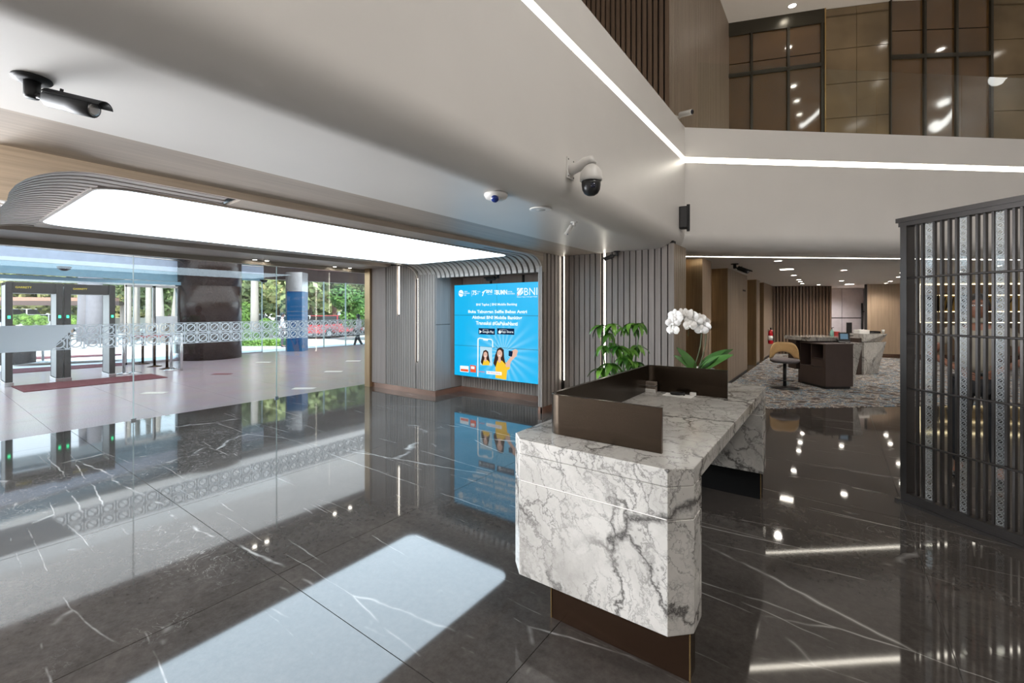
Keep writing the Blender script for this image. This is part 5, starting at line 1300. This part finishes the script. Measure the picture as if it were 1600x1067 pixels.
# ================================================================== OUTDOORS
def leaf_cloud(name, mat, n, rad, sc, leaf, seed):
    rnd = random.Random(seed); mb = MB()
    lobes = [(Vector((rnd.uniform(-1, 1), rnd.uniform(-1, 1), rnd.uniform(-.6, 1)))*rad*.55, rad*rnd.uniform(.35, .6)) for _ in range(9)]+[(Vector(), rad*.6)]
    for _ in range(n):
        c, r = rnd.choice(lobes); d = Vector((rnd.gauss(0, 1), rnd.gauss(0, 1), rnd.gauss(0, 1))).normalized()
        p = c+d*r*rnd.uniform(.75, 1.05); p = Vector((p.x*sc[0], p.y*sc[1], p.z*sc[2]))
        u = Vector((rnd.gauss(0, 1), rnd.gauss(0, 1), rnd.gauss(0, .6))).normalized()*leaf; w2 = d.cross(u).normalized()*leaf*.55 if d.cross(u).length > 1e-4 else Vector((leaf, 0, 0))
        mb.add([p-u, p+w2, p+u, p-w2], [(0, 1, 2, 3)])
    me = bpy.data.meshes.new(name); me.from_pydata(mb.v, [], mb.f); me.materials.append(mat); return me
crowns = [leaf_cloud('foliage', M['leaf'], 5200, 3.6, (1.15, 1.15, .9), .26, 3), leaf_cloud('foliage', M['leaf2'], 5200, 3.4, (1.2, 1.1, .85), .24, 5), leaf_cloud('foliage', M['leaf'], 4800, 3.2, (1, 1, 1.1), .3, 9)]
def tree(px, d, zc, k, s_, label, group=None, trunk='bark', tr=.18):
    v = P(px, 485, d=d); t = thing('tree', label, 'tree', (v.x, v.y, -.2), 0, group)
    f = link('foliage', crowns[k], t); f.location = (0, 0, zc+.2); f.scale = (s_,)*3; f.rotation_euler = (0, 0, px*.7)
    tk = MB().tube([(0, 0, 0), (.05, .1, zc*.4), (-.1, 0, zc*.8), (0, 0, zc)], [tr, tr*.85, tr*.7, tr*.4], 9)
    for a in (0, 2.1, 4.2): tk.tube([(0, 0, zc*.55), (1.0*math.cos(a), 1.0*math.sin(a), zc*.85), (1.8*math.cos(a), 1.8*math.sin(a), zc*1.05)], [tr*.45, tr*.3, tr*.1], 6)
    tk.build('trunk', M[trunk], t); return t
spec = [(20, 38, 4.2, 1, 1.2, 'yellow-green tree seen through the left metal detector'), (105, 40, 4.6, 0, 1.3, 'green tree seen between the two metal detectors'), (165, 42, 4.4, 1, 1.2, 'pale tree seen through the right metal detector'),
        (212, 34, 4.2, 0, .8, 'dark tree left of the pale palm trunks'), (262, 36, 4.0, 2, 1.0, 'dark tree behind the palm trunks beside the round column'),
        (385, 34, 4.3, 2, 1.0, 'dense dark tree just right of the round column'), (432, 33, 4.6, 0, 1.0, 'dark green tree just left of the blue column'),
        (482, 33, 4.2, 1, 1.1, 'broad yellow-green tree just right of the blue column'), (520, 30, 4.6, 0, 1.0, 'spreading tree in the middle of the outer glass'), (552, 34, 4.4, 1, 1.0, 'yellowish tree behind the walking woman'), (590, 36, 4.6, 2, 1.2, 'green tree at the inner jamb')]
for px, d, zc, k, s_, lb in spec: tree(px, d, zc, k, s_, lb)
for k, (px, d, z_) in enumerate(((-20, 55, 4), (60, 58, 4.5), (140, 56, 4), (200, 60, 4), (250, 58, 4.4), (300, 57, 4), (360, 56, 4.6), (410, 58, 5), (455, 55, 4.6), (500, 57, 4.4), (545, 56, 5), (600, 58, 4.5))):
    tree(px, d, z_, k % 3, 1.75, 'distant tree in the green belt behind the road', 'distant trees behind the road', 'bark', .3)
# pale palm trunks
for k, (px, d, r) in enumerate(((132, 26, .30), (148, 24, .34), (200, 25, .16), (213, 27, .15), (232, 26, .14), (251, 25, .2), (270, 26, .17), (443 - 45, 27, .22))):
    v = P(px, 485, d=d); t = thing('palm_tree', ['thick grey palm trunk left in the right metal detector', 'thick grey palm trunk right in the right metal detector', 'slim pale palm trunk right of the metal detectors', 'second slim pale palm trunk from the metal detectors', 'slim pale palm trunk in the middle of the glass door', 'stout leaning pale palm trunk above the red belt', 'pale leaning palm trunk beside the round column', 'pale palm trunk between round and blue columns'][k], 'palm', (v.x, v.y, -.2))
    lean = [0, 0, 0, .1, 0, -.3, .7, 0][k]
    MB().tube([(0, 0, 0), (lean*.3, lean*.1, 2), (lean, lean*.3, 5), (lean*1.5, lean*.5, 8)], [r*1.2, r, r*.9, r*.7], 12).build('trunk', M['trunkgrey' if r > .25 else 'trunkwhite'], t)
    for a in range(7):
        fr_ = link('frond', lmesh, t); fr_.location = (lean*1.5, lean*.5, 8); fr_.scale = (9, 9, 9); fr_.rotation_euler = (0, .2, a*.9)
# hedges and topiary
hcl = leaf_cloud('foliage', M['hedge'], 5200, .70, (1, 1, 1), .06, 21)
def bush(px, py, d, r, label, flat_=1.0):
    v = P(px, py, d=d); t = thing('round_bush', label, 'bush', (v.x, v.y, -.2))
    z_ = v.z+.2
    f = link('foliage', hcl, t); f.scale = (r/.62, r/.62, r/.62*flat_); f.location = (0, 0, z_)
    MB().ball((0, 0, z_), r*.62, 12, 8, (1, 1, flat_)).build('core', plain('bush_core', srgb(50, 80, 30), .9), t)
    MB().cyl((0, 0, 0), .06, max(.1, z_), 8).build('stem', M['bark'], t)
for px, py, d, r, lb in ((424, 513, 26, .5, 'tall round clipped bush left of the blue column'), (389, 514, 27, .35, 'small round clipped bush by the round column'), (560 - 2, 484, 27, 1.25, 'big round bright green bush above the walking woman'), (22, 500, 30, .4, 'low round bush at the far left'), (45, 501, 30, .4, 'second low round bush from the left'), (65, 501, 30, .35, 'third low round bush from the left'), (113, 500, 30, .35, 'low round bush seen through the right detector'), (378, 489, 28, .75, 'spiky bright palm shrub beside the round column')):
    bush(px, py, d, r, lb)
def hedge(pa, pb_, py0, py1, d, label):
    a = P(pa, 485, d=d); b_ = P(pb_, 485, d=d); z1 = H-(py0-485)*d/FPX; L_ = (b_-a).length; w_ = 1.0; rnd = random.Random(pa)
    t = thing('hedge', label, 'hedge', (a.x, a.y, -.2), YAW); h = z1+.2
    MB().box(.05, L_-.05, .05, w_, 0, h-.05).build('core', plain('hedge_core', srgb(60, 92, 36), .9), t)
    mb = MB()
    for _ in range(int(L_*900)):
        if rnd.random() < .5: p = Vector((rnd.uniform(0, L_), rnd.uniform(-.04, .04), rnd.uniform(0, h)))
        else: p = Vector((rnd.uniform(0, L_), rnd.uniform(0, w_), h+rnd.uniform(-.05, .04)))
        u = Vector((rnd.gauss(0, 1), rnd.gauss(0, 1), rnd.gauss(0, 1))).normalized()*.06; w2 = u.orthogonal().normalized()*.035
        mb.add([p-u, p+w2, p+u, p-w2], [(0, 1, 2, 3)])
    me = bpy.data.meshes.new('foliage'); me.from_pydata(mb.v, [], mb.f); me.materials.append(M['hedge']); link('foliage', me, t)
hedge(371, 441, 531, 540, 22.5, 'low clipped hedge nearest the outer glass'); hedge(376, 408, 521, 527, 25, 'second clipped hedge row behind the first')
# low white wall, footbridge, cars
a = P(-80, 485, d=44); b_ = P(640, 485, d=44); bwz = thing('boundary_wall', 'long low white boundary wall across the road', 'wall', (a.x, a.y, -.2), YAW)
L_ = (b_-a).length; nseg = 14
for k in range(nseg): MB().box(L_*k/nseg+.02, L_*(k+1)/nseg-.02, 0, .2, 0, 1.0).build('wall_panel', M['white2'], bwz)
MB().box(0, L_, -.05, .25, 1.0, 1.08).build('coping', M['white2'], bwz)
a = P(-60, 467, d=33); b_ = P(186, 479, d=36)
fb = thing('footbridge', 'brown steel footbridge crossing behind the metal detectors', 'bridge', (0, 0, 0))
MB().obox(a, b_, 1.6, 2.0, 2.35).build('deck', M['brown_fascia'], fb)
MB().obox(a, b_, .05, 2.35, 2.62).build('parapet', plain('rust_parapet', srgb(150, 116, 100), .7), fb)
for k in (.1, .5, .97):
    p = a+(b_-a)*k; MB().cyl((p.x-.5, p.y+.6, -.2), .16, 2.25, 10).build('pier', M['trunkwhite'], fb)
def car(px, d, mat, label, L_=4.3, hh=1.45, rz=YAW+1.25, van=False):
    v = P(px, 485, d=d); t = thing('car', label, 'car', (v.x, v.y, -.2), rz)
    body = [(-L_/2, .35), (-L_/2, .8), (-L_/2+.15, .9), (L_*.28, .92), (L_/2-.1, .78), (L_/2, .6), (L_/2, .35)]
    roof = [(-L_*.47, .9), (-L_*.40, hh), (L_*.12 if not van else L_*.25, hh), (L_*.30 if not van else L_*.38, .92)]
    MB().prism([(x, -.82, z) for x, z in body], (0, 1.64, 0)).build('body', M[mat], t, .05)
    MB().prism([(x, -.72, z) for x, z in roof], (0, 1.44, 0)).build('cabin', M['black'], t, .04)
    MB().prism([(roof[1][0], -.7, hh-.02), (roof[2][0], -.7, hh-.02), (roof[2][0], -.7, hh+.03), (roof[1][0], -.7, hh+.03)], (0, 1.4, 0)).build('roof', M[mat], t)
    for x in (-L_*.1, L_*.1): MB().box(x-.04, x+.04, -.735, .735, .9, hh).build('door_pillar', M[mat], t)
    for x in (-L_*.31, L_*.31):
        for y in (-.84, .66): wv = MB().cyl((x, y, .32), .32, .18, 18, 'y').build('wheel', M['tyre'], t); MB().cyl((x, y-.005, .32), .18, .19, 12, 'y').build('hub', M['steel'], wv)
    MB().box(L_/2-.02, L_/2+.01, -.7, -.4, .62, .74).build('headlamp', M['paper'], t)
for c in ((478, 29, 'carwhite', 'white car just right of the blue column'), (500, 31, 'carblue', 'dark blue car behind the white one'), (520, 30, 'carred', 'red car in the middle of the outer glass'), (541, 32, 'carwhite', 'pale car left of the walking woman'), (22, 36, 'carwhite', 'white van seen through the left detector'), (78, 37, 'carwhite', 'white car seen through the left detector'), (395, 34, 'carsilver', 'silver car beside the round column')):
    car(*c, van='van' in c[3], hh=1.9 if 'van' in c[3] else 1.45)
# big building screen wall beyond the trees on the far side: none seen
